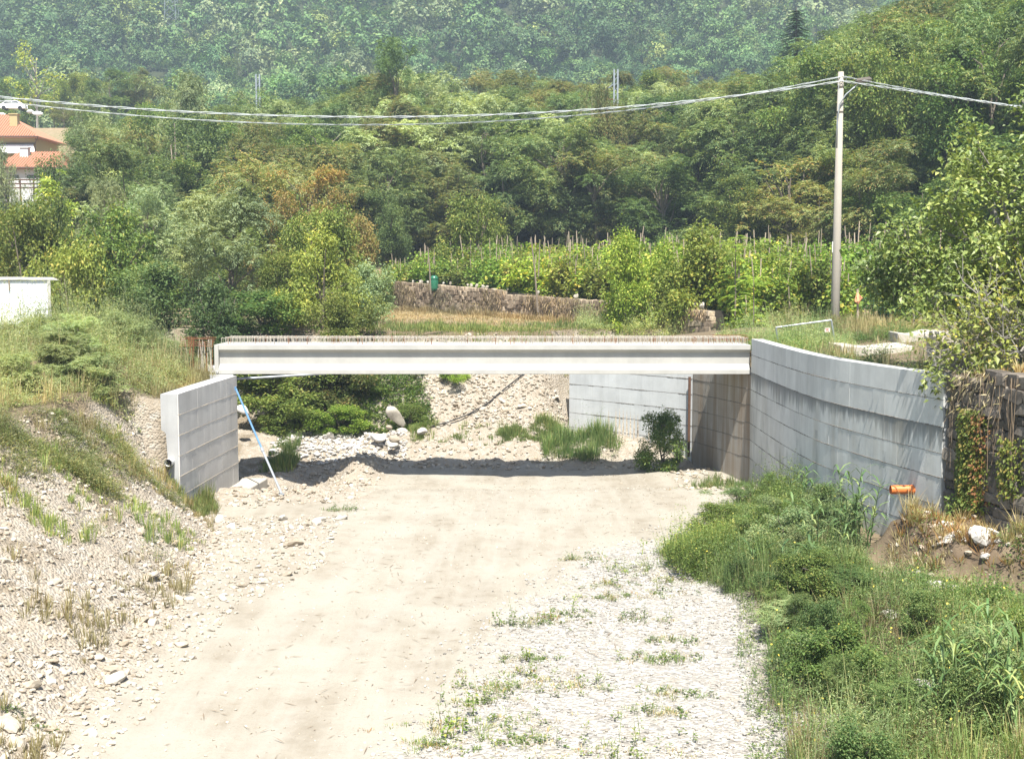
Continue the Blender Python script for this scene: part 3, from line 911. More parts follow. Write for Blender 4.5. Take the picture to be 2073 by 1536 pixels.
def tree_meshes(kind, var, mat):
    key = (kind, var)
    if key in tree_lib: return tree_lib[key]
    rng = np.random.default_rng(hash((kind, var)) % 100000 if False else sum(map(ord, kind)) * 31 + var)
    P = {   # height, width, crown base, clumps, clump radius, leaf L, W, form, shape, density, bark, stems
        'robinia': (11, 7, 1.8, 96, 1.05, 0.25, 0.095, 'frond', 'round', 0.9, 'bark', 1),
        'broad':   (9, 7, 1.2, 84, 0.95, 0.20, 0.125, 'leaf', 'round', 1.05, 'bark', 1),
        'shrub':   (3.6, 4.2, 0.1, 60, 0.66, 0.165, 0.09, 'leaf', 'dome', 1.15, 'bark', 3),
        'willow':  (7.5, 7, 0.5, 90, 0.9, 0.20, 0.072, 'frond', 'dome', 0.85, 'bark', 2),
        'poplar':  (8, 3.2, 0.8, 26, 0.62, 0.20, 0.15, 'leaf', 'column', 1.3, 'bark_pale', 1),
        'sparse':  (7, 5, 1.2, 22, 0.7, 0.28, 0.17, 'leaf', 'round', 0.55, 'bark_pale', 1),
        'spindly': (9, 4.0, 3.4, 26, 0.8, 0.25, 0.095, 'frond', 'round', 1.0, 'bark', 1),
        'hilltree': (10, 10, 1.0, 24, 1.9, 0.62, 0.42, 'leaf', 'round', 0.85, 'bark', 1),
    }[kind]
    hgt, wid, base, k, rc, L, W, form, shape, dens, bark, stems = P
    C, Rr = crown_clumps(rng, hgt, wid, base, k, rc, shape)
    n = int(dens * np.sum(4 * np.pi * Rr ** 2) * 0.62 / (L * W * 0.55))
    V, Fq = clump_leaves(rng, C, Rr, n, L, W, form, centre=(0, 0, 3.5) if kind == 'hilltree' else None)
    crown = mesh_np('crown', V, Fq, M[mat])
    trunk = skeleton(rng, hgt, wid, C, 0.3, 0.05 + hgt * 0.011, nl=min(14, k), stems=stems).mesh('trunk', M[bark])
    tree_lib[key] = (crown, trunk, hgt, wid)
    return tree_lib[key]

def plant(name, kind, var, mat, x, y, hgt, wid, label, cat='tree', group=None, rz=None, z=None, whole=False):
    crown, trunk, h0, w0 = tree_meshes(kind, var, mat)
    r = empty(name, (x, y, (hz(x, y) if z is None else z) - 0.05), rnd.uniform(0, 6.28) if rz is None else rz)
    r.scale = (wid / w0, wid / w0, hgt / h0)
    with_mat(link('crown', crown, r), mat)
    link('trunk', trunk, r)
    return tag(r, label, cat, group)

def plant_px(name, kind, var, mat, px, Y, top, wpx, label, cat='tree', group=None):
    """a plant whose middle stands at photo column px and depth Y and whose top shows at photo row top"""
    p = at(px, top, Y)
    x = p[0]
    g = hz(x, Y)
    s = F_PX / Y
    return plant(name, kind, var, mat, x, Y, max(1.0, p[2] - g), wpx / s, label, cat, group)

# ------------------------------------------------------------------ concrete walls from formwork panels
def resample(pts, n):
    P = np.array(pts, float)
    # smooth polyline (Chaikin twice, ends kept)
    for _ in range(2):
        Q = [P[0]]
        for i in range(len(P) - 1):
            Q += [0.75 * P[i] + 0.25 * P[i + 1], 0.25 * P[i] + 0.75 * P[i + 1]]
        P = np.array(Q + [P[-1]])
    d = np.concatenate([[0], np.cumsum(np.linalg.norm(np.diff(P, axis=0), axis=1))])
    t = np.linspace(0, d[-1], n)
    return np.stack([np.interp(t, d, P[:, 0]), np.interp(t, d, P[:, 1])], 1), d[-1]

def offset(P, w):
    T = np.gradient(P, axis=0)
    T /= np.linalg.norm(T, axis=1)[:, None]
    return P + np.stack([-T[:, 1], T[:, 0]], 1) * w

def wall(name, label, pts, ztop, zbot, thick, rows, side, mat, gmat, pw=0.66, gr=1.0):
    """side +1: visible face lies to the left of the walking direction"""
    root = empty(name, (0, 0, 0))
    tag(root, label, 'retaining wall')
    ln = resample(pts, 50)[1]
    ncol = max(1, int(round(ln / pw)))
    P, _ = resample(pts, ncol * 2 + 1)
    Fc = offset(P, 0.0)
    Bk = offset(P, -side * thick)
    Core = offset(P, -side * 0.04)
    n = len(P)
    mb = MB()
    zt = ztop - 0.003
    V = [(*Core[i], zbot) for i in range(n)] + [(*Core[i], zt) for i in range(n)] + [(*Bk[i], zt) for i in range(n)] + [(*Bk[i], zbot) for i in range(n)]
    Fs = []
    for i in range(n - 1):
        Fs += [(i, i + 1, n + i + 1, n + i), (n + i, n + i + 1, 2 * n + i + 1, 2 * n + i), (2 * n + i, 2 * n + i + 1, 3 * n + i + 1, 3 * n + i)]
    Fs += [(0, n, 2 * n, 3 * n), (n - 1, 4 * n - 1, 3 * n - 1, 2 * n - 1)]
    mb.add(V, Fs)
    mb.build('core', M['concrete'], root)
    zs = [ztop] + [r for r in rows if r > zbot + 0.1] + [zbot]
    for r in range(len(zs) - 1):
        za, zb = zs[r] - (0.005 if r else 0), zs[r + 1] + 0.005
        c = 0
        while c < ncol:
            step = 1 if rnd.random() < 0.72 else 2
            c2 = min(ncol, c + step)
            pr = rnd.uniform(0.0, 0.005)
            seg = range(c * 2, c2 * 2 + 1)
            A = offset(P, side * pr)
            pm = MB()
            V = []
            gap = 0.0012
            for j, i in enumerate(seg):
                a = A[i].copy(); b = Core[i] + (A[i] - Core[i]) * 0.1
                if j == 0 and i > 0:
                    tv = (P[i + 1] - P[i]); tv /= np.linalg.norm(tv); a = a + tv * gap; b = b + tv * gap
                if j == len(seg) - 1 and i < n - 1:
                    tv = (P[i] - P[i - 1]); tv /= np.linalg.norm(tv); a = a - tv * gap; b = b - tv * gap
                V += [(*a, zb), (*a, za), (*b, za), (*b, zb)]
            Fs = []
            for j in range(len(seg) - 1):
                q = j * 4
                Fs += [(q, q + 4, q + 5, q + 1), (q + 1, q + 5, q + 6, q + 2), (q + 3, q + 2, q + 6, q + 7), (q, q + 3, q + 7, q + 4)]
            q = (len(seg) - 1) * 4
            Fs += [(0, 1, 2, 3), (q, q + 3, q + 2, q + 1)]
            pm.add(V, Fs)
            pm.build('panel', mat, root)
            c = c2
    # ragged fins of grout that squeezed out between the formwork boards
    gm = MB()
    Pf, _ = resample(pts, int(ln / 0.05) + 2)
    for zr in zs[1:-1]:
        ra = []; pa = []
        on = True
        for i in range(len(Pf)):
            if rnd.random() < 0.06: on = not on if rnd.random() < 0.6 else on
            w = (rnd.uniform(0.010, 0.022) if on else rnd.uniform(0.007, 0.012)) * gr
            q = offset(Pf, side * 0.010)[i] if False else Pf[i]
            pa.append((q[0], q[1], zr + rnd.uniform(-0.007, 0.007))); ra.append(w)
        gm.tube(pa, ra, 5)
    if gm.v:
        g = gm.build('grout_seam', gmat, root)
        g['kind'] = 'stuff'
    return root

ROWS_R = [4.60, 3.94, 3.30, 2.71, 2.03, 1.40, 0.72]
rw_pts = [(8.94, 44.72), (8.87, 39.4), (8.97, 35.0), (9.62, 31.5), (10.34, 28.6)]
wr = wall('wing_wall', 'long curved grey concrete wall streaked black below a joint, right of the river track', rw_pts, 5.2, -0.4, 0.42, ROWS_R, -1, M['panel_right'], M['grout'], gr=0.85)
lw_pts = [(-10.46, 37.4), (-10.37, 40.6), (-10.2, 44.3)]
wl = wall('wing_wall', 'short grey concrete wall under the left end of the girder', lw_pts, 3.86, -0.6, 0.56, [3.2, 2.55, 1.9, 1.25, 0.62], -1, M['panel_left'], M['grout_pale'])
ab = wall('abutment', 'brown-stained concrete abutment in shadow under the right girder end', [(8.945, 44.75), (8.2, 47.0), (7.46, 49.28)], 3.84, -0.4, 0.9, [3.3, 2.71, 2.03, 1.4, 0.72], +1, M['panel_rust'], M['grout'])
bw = wall('wing_wall', 'pale concrete wing wall seen under the girder behind the abutment', [(7.44, 49.32), (5.1, 51.8), (2.6, 54.2)], 4.5, -0.2, 0.42, [3.95, 3.3, 2.65, 2.0, 1.35, 0.7], +1, M['panel_back'], M['grout'])
# abutment behind the left wing (carries the girders)
mb = MB()
fp = [(-10.32, 44.34), (-11.85, 49.4), (-13.3, 49.4), (-12.2, 44.34)]
mb.add([(a, b, -0.6) for a, b in fp] + [(a, b, 3.86) for a, b in fp], [(3, 2, 1, 0), (4, 5, 6, 7)] + [(i, (i + 1) % 4, 4 + (i + 1) % 4, 4 + i) for i in range(4)])
lo = tag(mb.build('abutment', M['concrete']), 'left abutment block carrying the girder ends behind the short wall', 'abutment')
# pilaster at the joint of the abutment and the back wing
mb = MB(); mb.bar((7.30, 49.15, 0.1), (7.30, 49.15, 3.4), 0.10, 0.10)
tag(mb.build('timber_post', M['wood_dark']), 'dark upright post standing at the corner behind the shaded abutment', 'post')

# drain pipe end in the end face of the left wall, footing at its base
p = at(345, 935, 37.3)
mb = MB(); mb.tube([(p[0] - 0.02, 37.12, p[2]), (p[0] - 0.02, 37.45, p[2])], 0.125, 14, cap=False)
mb.tube([(p[0] - 0.02, 37.45, p[2]), (p[0] - 0.02, 37.12, p[2])], 0.108, 14, cap=False)
mb.tube([(p[0] - 0.02, 37.36, p[2]), (p[0] - 0.02, 37.37, p[2])], 0.108, 14, mi=1)
tag(mb.build('drain_pipe', None, mats=[M['white_wall'], M['black']]), 'round drain pipe mouth in the end of the short left wall', 'pipe')
mb = MB()
fp = [(-10.3, 37.9), (-10.0, 38.2), (-9.75, 40.4), (-9.5, 43.0), (-9.3, 45.2), (-10.3, 45.2)]
V = [(a, b, -0.6) for a, b in fp] + [(a, b, -0.12) for a, b in fp]
mb.add(V, [tuple(range(5, -1, -1)), tuple(range(6, 12))] + [(i, (i + 1) % 6, 6 + (i + 1) % 6, 6 + i) for i in range(6)])
tag(bevel(mb.build('wall_footing', M['old_concrete']), 0.04, 2), 'flat concrete footing slab at the base of the short left wall', 'footing')

# ------------------------------------------------------------------ girders with stirrups
GX0, GX1 = -10.98, 8.93
def girder(y, label):
    root = empty('bridge_girder', (0, y, 3.875))
    tag(root, label, 'girder', 'precast girders across the river')
    pr = [(-0.34, 0.0), (0.34, 0.0), (0.34, 0.17), (0.12, 0.37), (0.12, 0.80), (0.28, 0.91), (0.28, 1.09), (-0.28, 1.09), (-0.28, 0.91), (-0.12, 0.80), (-0.12, 0.37), (-0.34, 0.17)]
    mb = MB(); mb.prism(pr, GX0, GX1)
    bevel(mb.build('beam', M['girder'], root), 0.012, 2)
    sm = []
    for v in range(4):
        q = MB(); rr = random.Random(v)
        w = 0.11
        lean = rr.uniform(-0.012, 0.012)
        hh = 0.245 + rr.uniform(-0.012, 0.012)
        q.tube([(0, -w, -0.02), (lean, -w, hh - 0.03), (lean, -w + 0.03, hh), (lean, w - 0.03, hh), (lean, w, hh - 0.03), (0, w, -0.02)], 0.0085, 4)
        sm.append((q.mesh('stirrup', M['rebar_pale']), q.mesh('stirrup', M['rebar'])))
    x = GX0 + 0.08; k = 0
    while x < GX1 - 0.05:
        rusty = rnd.random() < 0.16
        o = link('stirrup', sm[rnd.randrange(4)][1 if rusty else 0], root)
        o.location = (x, 0, 1.09)
        o.rotation_euler = (rnd.gauss(0, 0.04), rnd.gauss(0, 0.05), rnd.gauss(0, 0.15))
        x += 0.138 + rnd.uniform(-0.025, 0.025)
    q = MB()
    for yy in (-0.09, 0.09):
        q.tube([(a, yy + rnd.uniform(-.006, .006), 1.09 + 0.236 + rnd.uniform(-0.006, 0.006)) for a in np.linspace(GX0 + 0.05, GX1 - 0.05, 40)], 0.007, 4)
    q.build('longitudinal_bar', M['rebar_pale'], root)
    q = MB(); q.box((GX0 - 0.075, 0, 0.62), (0.15, 0.62, 0.95))
    q.build('end_block', M['girder'], root)
    return root
girder(45.1, 'pale concrete bridge girder with a comb of steel loops on top, the front one')
girder(45.84, 'pale concrete bridge girder directly behind the front girder')
girder(46.58, 'pale concrete bridge girder at the back of the three')

# rusty cages at both ends
def cage(x0, x1, y, z0, z1, n, label, mesh_only=False):
    root = empty('rebar_cage', (x0, y, z0))
    tag(root, label, 'rebar')
    for i in range(n):
        xx = (x1 - x0) * (i + rnd.uniform(-0.3, 0.3)) / n
        mb = MB(); yy = rnd.uniform(-0.3, 0.4)
        top = (z1 - z0) * rnd.uniform(0.85, 1.05)
        mb.tube([(xx, yy, 0), (xx + rnd.uniform(-.03, .03), yy, top * 0.6), (xx + rnd.uniform(-.06, .06), yy + rnd.uniform(-.05, .05), top)], 0.012, 5)
        mb.build('bar', M['rebar'] if rnd.random() < 0.7 else M['rebar_pale'], root)
    for k in range(5):
        mb = MB(); zz = (z1 - z0) * (0.80 + 0.05 * k); yy = -0.3 + 0.17 * k
        mb.tube([(0, yy, zz), ((x1 - x0) / 2, yy, zz + rnd.uniform(-.03, .03)), (x1 - x0, yy, zz)], 0.013, 5)
        mb.build('bar', M['rebar'], root)
    return root
cage(-12.4, -11.15, 44.9, 3.75, 5.22, 20, 'rusty tangle of reinforcing bars at the left girder end')
root = empty('rebar_mat', (8.2, 46.8, 4.97)); tag(root, 'rusty mat of bars lying behind the right girder end', 'rebar')
for i in range(9):
    mb = MB(); mb.tube([(-0.3 + 0.14 * i, -0.5, 0), (-0.35 + 0.15 * i, 0, 0.29 - abs(i - 4) * 0.02), (-0.3 + 0.14 * i, 0.5, 0.05)], 0.012, 5); mb.build('bar', M['rebar'], root)
for i in range(5):
    mb = MB(); mb.tube([(-0.4, -0.4 + 0.2 * i, 0.1 + 0.16 * (1 - abs(i - 2) / 2)), (1.0, -0.4 + 0.2 * i, 0.1 + 0.16 * (1 - abs(i - 2) / 2))], 0.012, 5); mb.build('bar', M['rebar'], root)

# tube under the girder, blue prop
mb = MB(); a, b = at(480, 767, 47.5), at(660, 756, 48.6)
mb.tube([a, b], 0.045, 8)
tag(mb.build('steel_tube', M['grey_steel']), 'thin grey tube just under the left end of the girder', 'tube')
root = empty('steel_prop', tuple(onz(570, 1000, -0.08))); base = np.array(root.location)
tag(root, 'slanting blue and grey steel prop leaning on the short left wall', 'prop')
top = at(477, 786, 43.6) - base
mb = MB(); mb.tube([(0, 0, 0.02), top * 0.42], 0.040, 8); mb.build('outer_tube', M['grey_steel'], root)
mb = MB(); mb.tube([top * 0.40, top], 0.036, 8); mb.build('inner_tube', M['blue_steel'], root)
mb = MB(); mb.tube([top * 0.395, top * 0.43], 0.058, 8); mb.build('collar', M['grey_steel'], root)
mb = MB(); mb.box((0, 0, 0.0), (0.17, 0.17, 0.02)); mb.build('foot_plate', M['grey_steel'], root)
mb = MB(); mb.box(top, (0.05, 0.15, 0.12)); mb.build('head_plate', M['blue_steel'], root)

# ------------------------------------------------------------------ orange pipe
pc = at(1851, 991, 29.75)
wx = float(np.interp(29.75, RW_Y, RW_X))
root = empty('outfall_pipe', (wx, 29.75, pc[2])); tag(root, 'orange plastic outfall pipe sticking out of the right wall', 'pipe')
L0, ro = 0.56, 0.112
mb = MB(); mb.tube([(0.12, 0, 0.01), (-L0, 0, 0)], ro, 20, cap=False); mb.tube([(-L0, 0, 0), (0.1, 0, 0.01)], ro - 0.008, 20, cap=False)
mb.tube([(-L0 + 0.002, 0, 0), (-L0 - 0.001, 0, 0)], [ro, ro - 0.008], 20, cap=False)
mb.build('pipe_body', M['orange'], root, True)
mb = MB(); mb.tube([(-0.03, 0, 0.005), (0.0, 0, 0.005)], ro + 0.012, 20); mb.build('wall_collar', M['orange_in'], root)
def water_mat():
    m, nt, out = newmat('trickling_water')
    t = NT(nt)
    b = t.bsdf(out, (0.85, 0.9, 0.92), 0.15, spec=0.6)
    b.inputs['Transmission Weight'].default_value = 0.6
    return m
mb = MB()
for k in range(4):
    xs = -L0 - 0.01 - 0.012 * k
    mb.tube([(xs + 0.02, rnd.uniform(-.02, .02), -ro + 0.01), (xs, 0, -ro - 0.08), (xs - 0.015 + rnd.uniform(-.01, .01), rnd.uniform(-.02, .02), -ro - 0.3), (xs - 0.02, 0, -ro - 0.62)], [0.006, 0.003, 0.003, 0.002], 4)
w = mb.build('water_trickle', water_mat()); w.location = root.location
tag(w, 'thin trickle of water falling from the orange pipe', 'water', kind='structure')

# ------------------------------------------------------------------ dry stone wall on the right
def stone_wall(name, label, cat, A, B, zb, zt, sl, sh, depth, mat, cap=300, face=-1, rough=0.05, coremat=None):
    A, B = np.array(A, float), np.array(B, float)
    ln = np.linalg.norm(B - A); T = (B - A) / ln; N = np.array([T[1], -T[0]]) * face   # outward
    root = empty(name, (A[0], A[1], zb(0)))
    tag(root, label, cat)
    mb = MB(); n = 24
    V = []
    for i in range(n + 1):
        t = i / n; q = A + (B - A) * t
        i1, i2 = q - N * 0.12, q - N * depth
        V += [(*i1, zb(t) - 0.4), (*i1, zt(t) - 0.12), (*i2, zt(t) - 0.12), (*i2, zb(t) - 0.4)]
    Fs = []
    for i in range(n):
        k = i * 4
        Fs += [(k, k + 4, k + 5, k + 1), (k + 1, k + 5, k + 6, k + 2), (k + 2, k + 6, k + 7, k + 3)]
    Fs += [(0, 1, 2, 3), (n * 4, n * 4 + 3, n * 4 + 2, n * 4 + 1)]
    mb.add([(v[0] - A[0], v[1] - A[1], v[2] - zb(0)) for v in V], Fs); mb.build('core', coremat or M['wall_core'], root)
    cubes = []
    for k in range(8):
        g = np.random.default_rng(200 + k)
        q = []
        # slightly bulging irregular block, 24-ish vertices
        for (sx, sy, sz) in [(a, b, c) for a in (-1, 1) for b in (-1, 1) for c in (-1, 1)]:
            for ax in range(3):
                v = np.array([sx, sy, sz], float); v[ax] *= 0.72
                q.append(v * 0.5 + g.normal(0, 0.045, 3))
        import bmesh
        bm = bmesh.new()
        for v in q: bm.verts.new(v)
        bmesh.ops.convex_hull(bm, input=bm.verts)
        loose = [v for v in bm.verts if not v.link_faces]
        bmesh.ops.delete(bm, geom=loose, context='VERTS')
        me = bpy.data.meshes.new('stone'); bm.to_mesh(me); bm.free(); me.materials.append(mat)
        cubes.append(me)
    rows = []
    row = 0; cand = []
    zrel = 0.0
    maxh = max(zt(t) - zb(t) for t in np.linspace(0, 1, 12))
    while zrel < maxh:
        hh = sh * rnd.uniform(0.75, 1.3)
        u = rnd.uniform(-sl * 0.5, 0)
        while u < ln:
            w = sl * rnd.uniform(0.6, 1.45)
            t = min(1, max(0, (u + w / 2) / ln))
            zc = zb(t) - 0.05 + zrel + hh / 2 + rnd.uniform(-0.02, 0.02)
            if zc + hh * 0.3 < zt(t): cand.append((t, zc, w, hh))
            u += w
        zrel += hh
    return root, cand, cubes, A, B, T, N

def fill_stones(res, mat, cap, seen=None):
    root, cand, cubes, A, B, T, N = res
    ang = math.atan2(T[1], T[0])
    if seen: cand = sorted(cand, key=seen)
    rest = []
    base = np.array(root.location)
    for i, (t, zc, w, hh) in enumerate(cand):
        q = A + (B - A) * t + N * rnd.uniform(-0.05, 0.05)
        if i < cap:
            o = link('stone', cubes[rnd.randrange(8)], root)
            o.location = (q[0] - base[0], q[1] - base[1], zc - base[2])
            o.rotation_euler = (rnd.gauss(0, 0.06), rnd.gauss(0, 0.06), ang + rnd.gauss(0, 0.08))
            o.scale = (w * 0.97, 0.36, hh * 0.96)
        else: rest.append((q, zc, w, hh))
    if rest:
        mb = MB()
        for q, zc, w, hh in rest:
            me = cubes[rnd.randrange(8)]
            ca, sa = math.cos(ang), math.sin(ang)
            V = []
            for v in me.vertices:
                a, b, c = v.co[0] * w * 0.97, v.co[1] * 0.36, v.co[2] * hh * 0.96
                V.append((q[0] - base[0] + a * ca - b * sa, q[1] - base[1] + a * sa + b * ca, zc - base[2] + c))
            mb.add(V, [tuple(p.vertices) for p in me.polygons])
        o = mb.build('stones', mat, root); o['kind'] = 'stuff'
    return root

res = stone_wall('dry_stone_wall', 'tall dark dry stone wall hung with creeper at the right edge', 'stone wall', (10.62, 28.55), (15.2, 15.5), lambda t: 1.5 - 0.9 * t, lambda t: 5.35 + 0.43 * t, 0.42, 0.24, 0.9, M['wall_stone'], face=1)
dsw = fill_stones(res, M['wall_stone'], 298, seen=lambda c: c[0])

def far_top(t): return np.interp(t, [0, 0.25, 0.585, 0.8, 1.0], [7.0, 6.85, 6.35, 6.05, 5.95])
def far_bot(t): return np.interp(t, [0, 0.4, 0.7, 1.0], [5.35, 4.95, 4.75, 4.75])
FA, FB = (-8.9, 93.0), (9.6, 58.0)
res = stone_wall('field_stone_wall', 'low old stone wall running along the foot of the vineyard', 'stone wall', FA, FB, far_bot, far_top, 0.48, 0.27, 0.8, M['far_stone'], face=1, coremat=M['wall_core'])
fsw = fill_stones(res, M['far_stone'], 285, seen=lambda c: -c[0])
# pale upright coping stones
fb = np.array(fsw.location)
for px_, t in [(t_, t_) for t_ in (0.06, 0.1, 0.13, 0.2, 0.23, 0.3, 0.315, 0.335, 0.36, 0.375, 0.45, 0.55, 0.665, 0.78, 0.86, 0.88, 0.91, 0.93, 0.955, 0.97)]:
    q = np.array(FA) + (np.array(FB) - np.array(FA)) * t
    s = rnd.uniform(0.13, 0.21) * (1.5 if t in (0.665, 0.335) else 1)
    key = ('cap', rnd.randrange(5))
    if key not in stone_meshes:
        stone_meshes[key] = mesh_np('coping_stone', STONE_V[key[1]][0], STONE_V[key[1]][1], M['cap_stone'])
    o = link('coping_stone', stone_meshes[key], fsw)
    o.location = (q[0] + 0.3 - fb[0], q[1] - fb[1], far_top(t) + s * 0.5 - fb[2]); o.scale = (s * 0.6, s * 0.7, s * 1.7)
    o.rotation_euler = (rnd.gauss(0, .1), rnd.gauss(0, .15), rnd.uniform(0, 6))

# broken pale masonry end above the right wall
root = empty('masonry_stub', (10.75, 29.6, 4.9)); tag(root, 'ragged stub of pale broken masonry at the near end of the right wall', 'masonry')
zz = -0.35
while zz < 1.15:
    hh = rnd.uniform(0.16, 0.27)
    for k in range(2):
        me = res[2][rnd.randrange(8)]
        key = ('stub', me.name)
        if key not in stone_meshes:
            m2 = me.copy(); m2.materials.clear(); m2.materials.append(M['cap_stone']); stone_meshes[key] = m2
        o = link('stone', stone_meshes[key], root)
        o.location = (0.05 + 0.36 * k + rnd.uniform(-.1, .1), rnd.uniform(-.15, .25) + 1.3 * max(0, zz) , zz + hh / 2)
        o.scale = (0.40, 0.5, hh); o.rotation_euler = (0, rnd.gauss(0, .08), rnd.gauss(0, 0.25))
    zz += hh * 0.96

# old concrete blocks on the right bank
def block(px0, px1, ptop, Y, dep, hgt, label, tilt=0.0, rz=0.0):
    a, b = at(px0, ptop, Y), at(px1, ptop, Y)
    mb = MB()
    n = 8; w = (b[0] - a[0])
    V = []
    for i in range(n + 1):
        u = i / n
        dz = 0.05 * math.sin(7 * u + px0) + rnd.uniform(-0.02, 0.02) - tilt * u
        V += [(u * w, 0, dz - hgt), (u * w, 0.03, dz), (u * w, dep, dz + 0.02), (u * w, dep, dz - hgt)]
    Fs = [(0, 1, 2, 3), (n * 4, n * 4 + 3, n * 4 + 2, n * 4 + 1)]
    for i in range(n):
        k = i * 4
        Fs += [(k, k + 4, k + 5, k + 1), (k + 1, k + 5, k + 6, k + 2), (k + 2, k + 6, k + 7, k + 3)]
    mb.add(V, Fs)
    o = mb.build('concrete_block', M['old_concrete']); o.location = a; o.rotation_euler = (0, 0, rz)
    bevel(o, 0.03, 2)
    return tag(o, label, 'concrete block')
block(1704, 1850, 703, 42.0, 1.8, 1.1, 'low pale broken concrete slab behind the right wall', 0.0)
block(1818, 1908, 676, 45.5, 1.2, 1.6, 'taller weathered concrete block behind the slab, near the fig tree', -0.05)

# ------------------------------------------------------------------ temporary fence panel
root = empty('site_fence', tuple(at(1574, 720, 46.0))); b0 = np.array(root.location)
tag(root, 'tilted galvanised site fence panel behind the right wall', 'fence')
c1, c2 = at(1571, 663, 46.0) - b0, at(1683, 648, 45.6) - b0
l1, l2 = at(1582, 716, 46.0) - b0 - np.array([0, 0, 0.6]), at(1699, 718, 45.6) - b0 - np.array([0, 0, 0.6])
for nm, a, b in (('post', l1, c1), ('post', l2, c2), ('rail', c1, c2), ('rail', l1 * 0.8 + c1 * 0.2, l2 * 0.8 + c2 * 0.2)):
    mb = MB(); mb.tube([a, b], 0.034, 8); mb.build(nm, M['steel'], root)
mb = MB()
for i in range(1, 26):
    t = i / 26
    mb.tube([l1 + (l2 - l1) * t, c1 + (c2 - c1) * t], 0.0025, 3)
for i in range(1, 10):
    t = i / 10
    mb.tube([l1 + (c1 - l1) * t, l2 + (c2 - l2) * t], 0.0025, 3)
mb.build('wire_mesh', M['steel'], root)
sg = at(1675, 668, 45.55)
root = empty('warning_sign', tuple(sg)); tag(root, 'small white and red sign plate hung on the tilted fence', 'sign')
mb = MB(); mb.box((0, 0, 0), (0.20, 0.012, 0.15)); mb.build('plate', M['sign_white'], root)
mb = MB()
for k in range(3): mb.box((-0.005, -0.009, 0.045 - 0.042 * k), (0.15 - 0.03 * (k % 2), 0.004, 0.016))
mb.build('print', M['sign_red'], root)

# ------------------------------------------------------------------ street-lamp pole and cables
PY = 55.6
pb = at(1690, 660, PY); pt = at(1691, 146, PY)
root = empty('lamp_pole', (pb[0], PY, hz(pb[0], PY))); b0 = np.array(root.location)
tag(root, 'tall concrete pole with a street lamp behind the right wall', 'utility pole')
H = pt[2] - b0[2]
mb = MB(); mb.tube([(0, 0, -0.5), (0, 0, H * 0.5), (0.01, 0, H)], [0.235, 0.185, 0.128], 16); mb.build('shaft', M['pole'], root, True)
mb = MB()
q = lambda px, py: at(px, py, PY - 0.25) - b0
mb.tube([q(1694, 300), q(1695, 250), q(1700, 212), q(1712, 192), q(1726, 180), q(1737, 171)], 0.032, 8); mb.build('lamp_arm', M['steel'], root, True)
c = q(1748, 163)
mb = MB()
mb.add([(-0.36, -0.12, -0.03), (0.36, -0.13, 0.03), (0.36, 0.13, 0.03), (-0.36, 0.12, -0.03), (-0.30, -0.08, 0.08), (0.26, -0.09, 0.15), (0.26, 0.09, 0.15), (-0.30, 0.08, 0.08), (-0.22, -0.10, -0.13), (0.28, -0.10, -0.06), (0.28, 0.10, -0.06), (-0.22, 0.10, -0.13)],
       [(0, 1, 5, 4), (1, 2, 6, 5), (2, 3, 7, 6), (3, 0, 4, 7), (4, 5, 6, 7), (0, 8, 9, 1), (1, 9, 10, 2), (2, 10, 11, 3), (3, 11, 8, 0), (8, 11, 10, 9)])
o = mb.build('lamp_head', M['dark_metal'], root); o.location = c
for pz in (175, 226):
    mb = MB(); zz = q(1690, pz)[2]; rr = 0.133 + (0.235 - 0.13) * (1 - zz / H) * 0.5
    mb.tube([(0, 0, zz - 0.04), (0, 0, zz + 0.04)], rr + 0.012, 16); mb.build('clamp', M['dark_metal'], root)
mb = MB(); mb.tube([q(1698, 170), q(1697, 230), q(1695, 300)], 0.014, 6); mb.build('riser_cable', M['cable'], root)
mb = MB(); zz = q(1690, 158)[2]
mb.tube([(-0.22, -0.1, zz - 0.1), (-0.2, -0.1, zz + 0.02), (0.2, -0.1, zz + 0.02), (0.24, -0.1, zz - 0.08)], 0.016, 6); mb.build('cable_bracket', M['steel'], root)
mb = MB(); mb.box(q(1687, 500) * np.array([1, 1, 1]) + np.array([-0.04, -0.02, 0]), (0.04, 0.02, 0.5)); mb.build('number_plate', M['white_wall'], root)

def fit_cable(pa, pm, pe, A, B, r, name, label, tw=0.025):
    """a sagging twisted cable from A to B whose height passes through three image points"""
    A, B = np.array(A), np.array(B)
    ts, zs = [], []
    for px, py in (pa, pm, pe):
        u = (px - CX) / F_PX
        # solve x/y on the plan line
        lo, hi = -0.2, 1.6
        fn = lambda t: (A[0] + (B[0] - A[0]) * t) - u * ((A[1] + (B[1] - A[1]) * t) * 1.0) * (1 / 1.0)
        for _ in range(60):
            mid = (lo + hi) / 2
            if fn(lo) * fn(mid) <= 0: hi = mid
            else: lo = mid
        t = (lo + hi) / 2
        Y = A[1] + (B[1] - A[1]) * t
        ts.append(t); zs.append(at(px, py, Y)[2])
    co = np.polyfit(ts, zs, 2)
    root = empty(name, (0, 0, 0)); tag(root, label, 'cable', 'overhead cables on the lamp pole')
    n = 260
    tt = np.linspace(0, 1, n)
    base = np.stack([A[0] + (B[0] - A[0]) * tt, A[1] + (B[1] - A[1]) * tt, np.polyval(co, tt)], 1)
    for k in range(2):
        ph = tt * n * 0.55 + k * math.pi
        P = base + np.stack([np.zeros(n), np.cos(ph) * tw, np.sin(ph) * tw], 1)
        mb = MB(); mb.tube(P, r, 4); mb.build('strand', M['cable'], root)
    return root
AX = pb[0]
fit_cable((1684, 166), (700, 237), (0, 195), (AX, PY - 0.15, 0), (-36, 46, 0), 0.020, 'overhead_cable', 'thick twisted pale cable from the pole to the left, the upper line', 0.03)
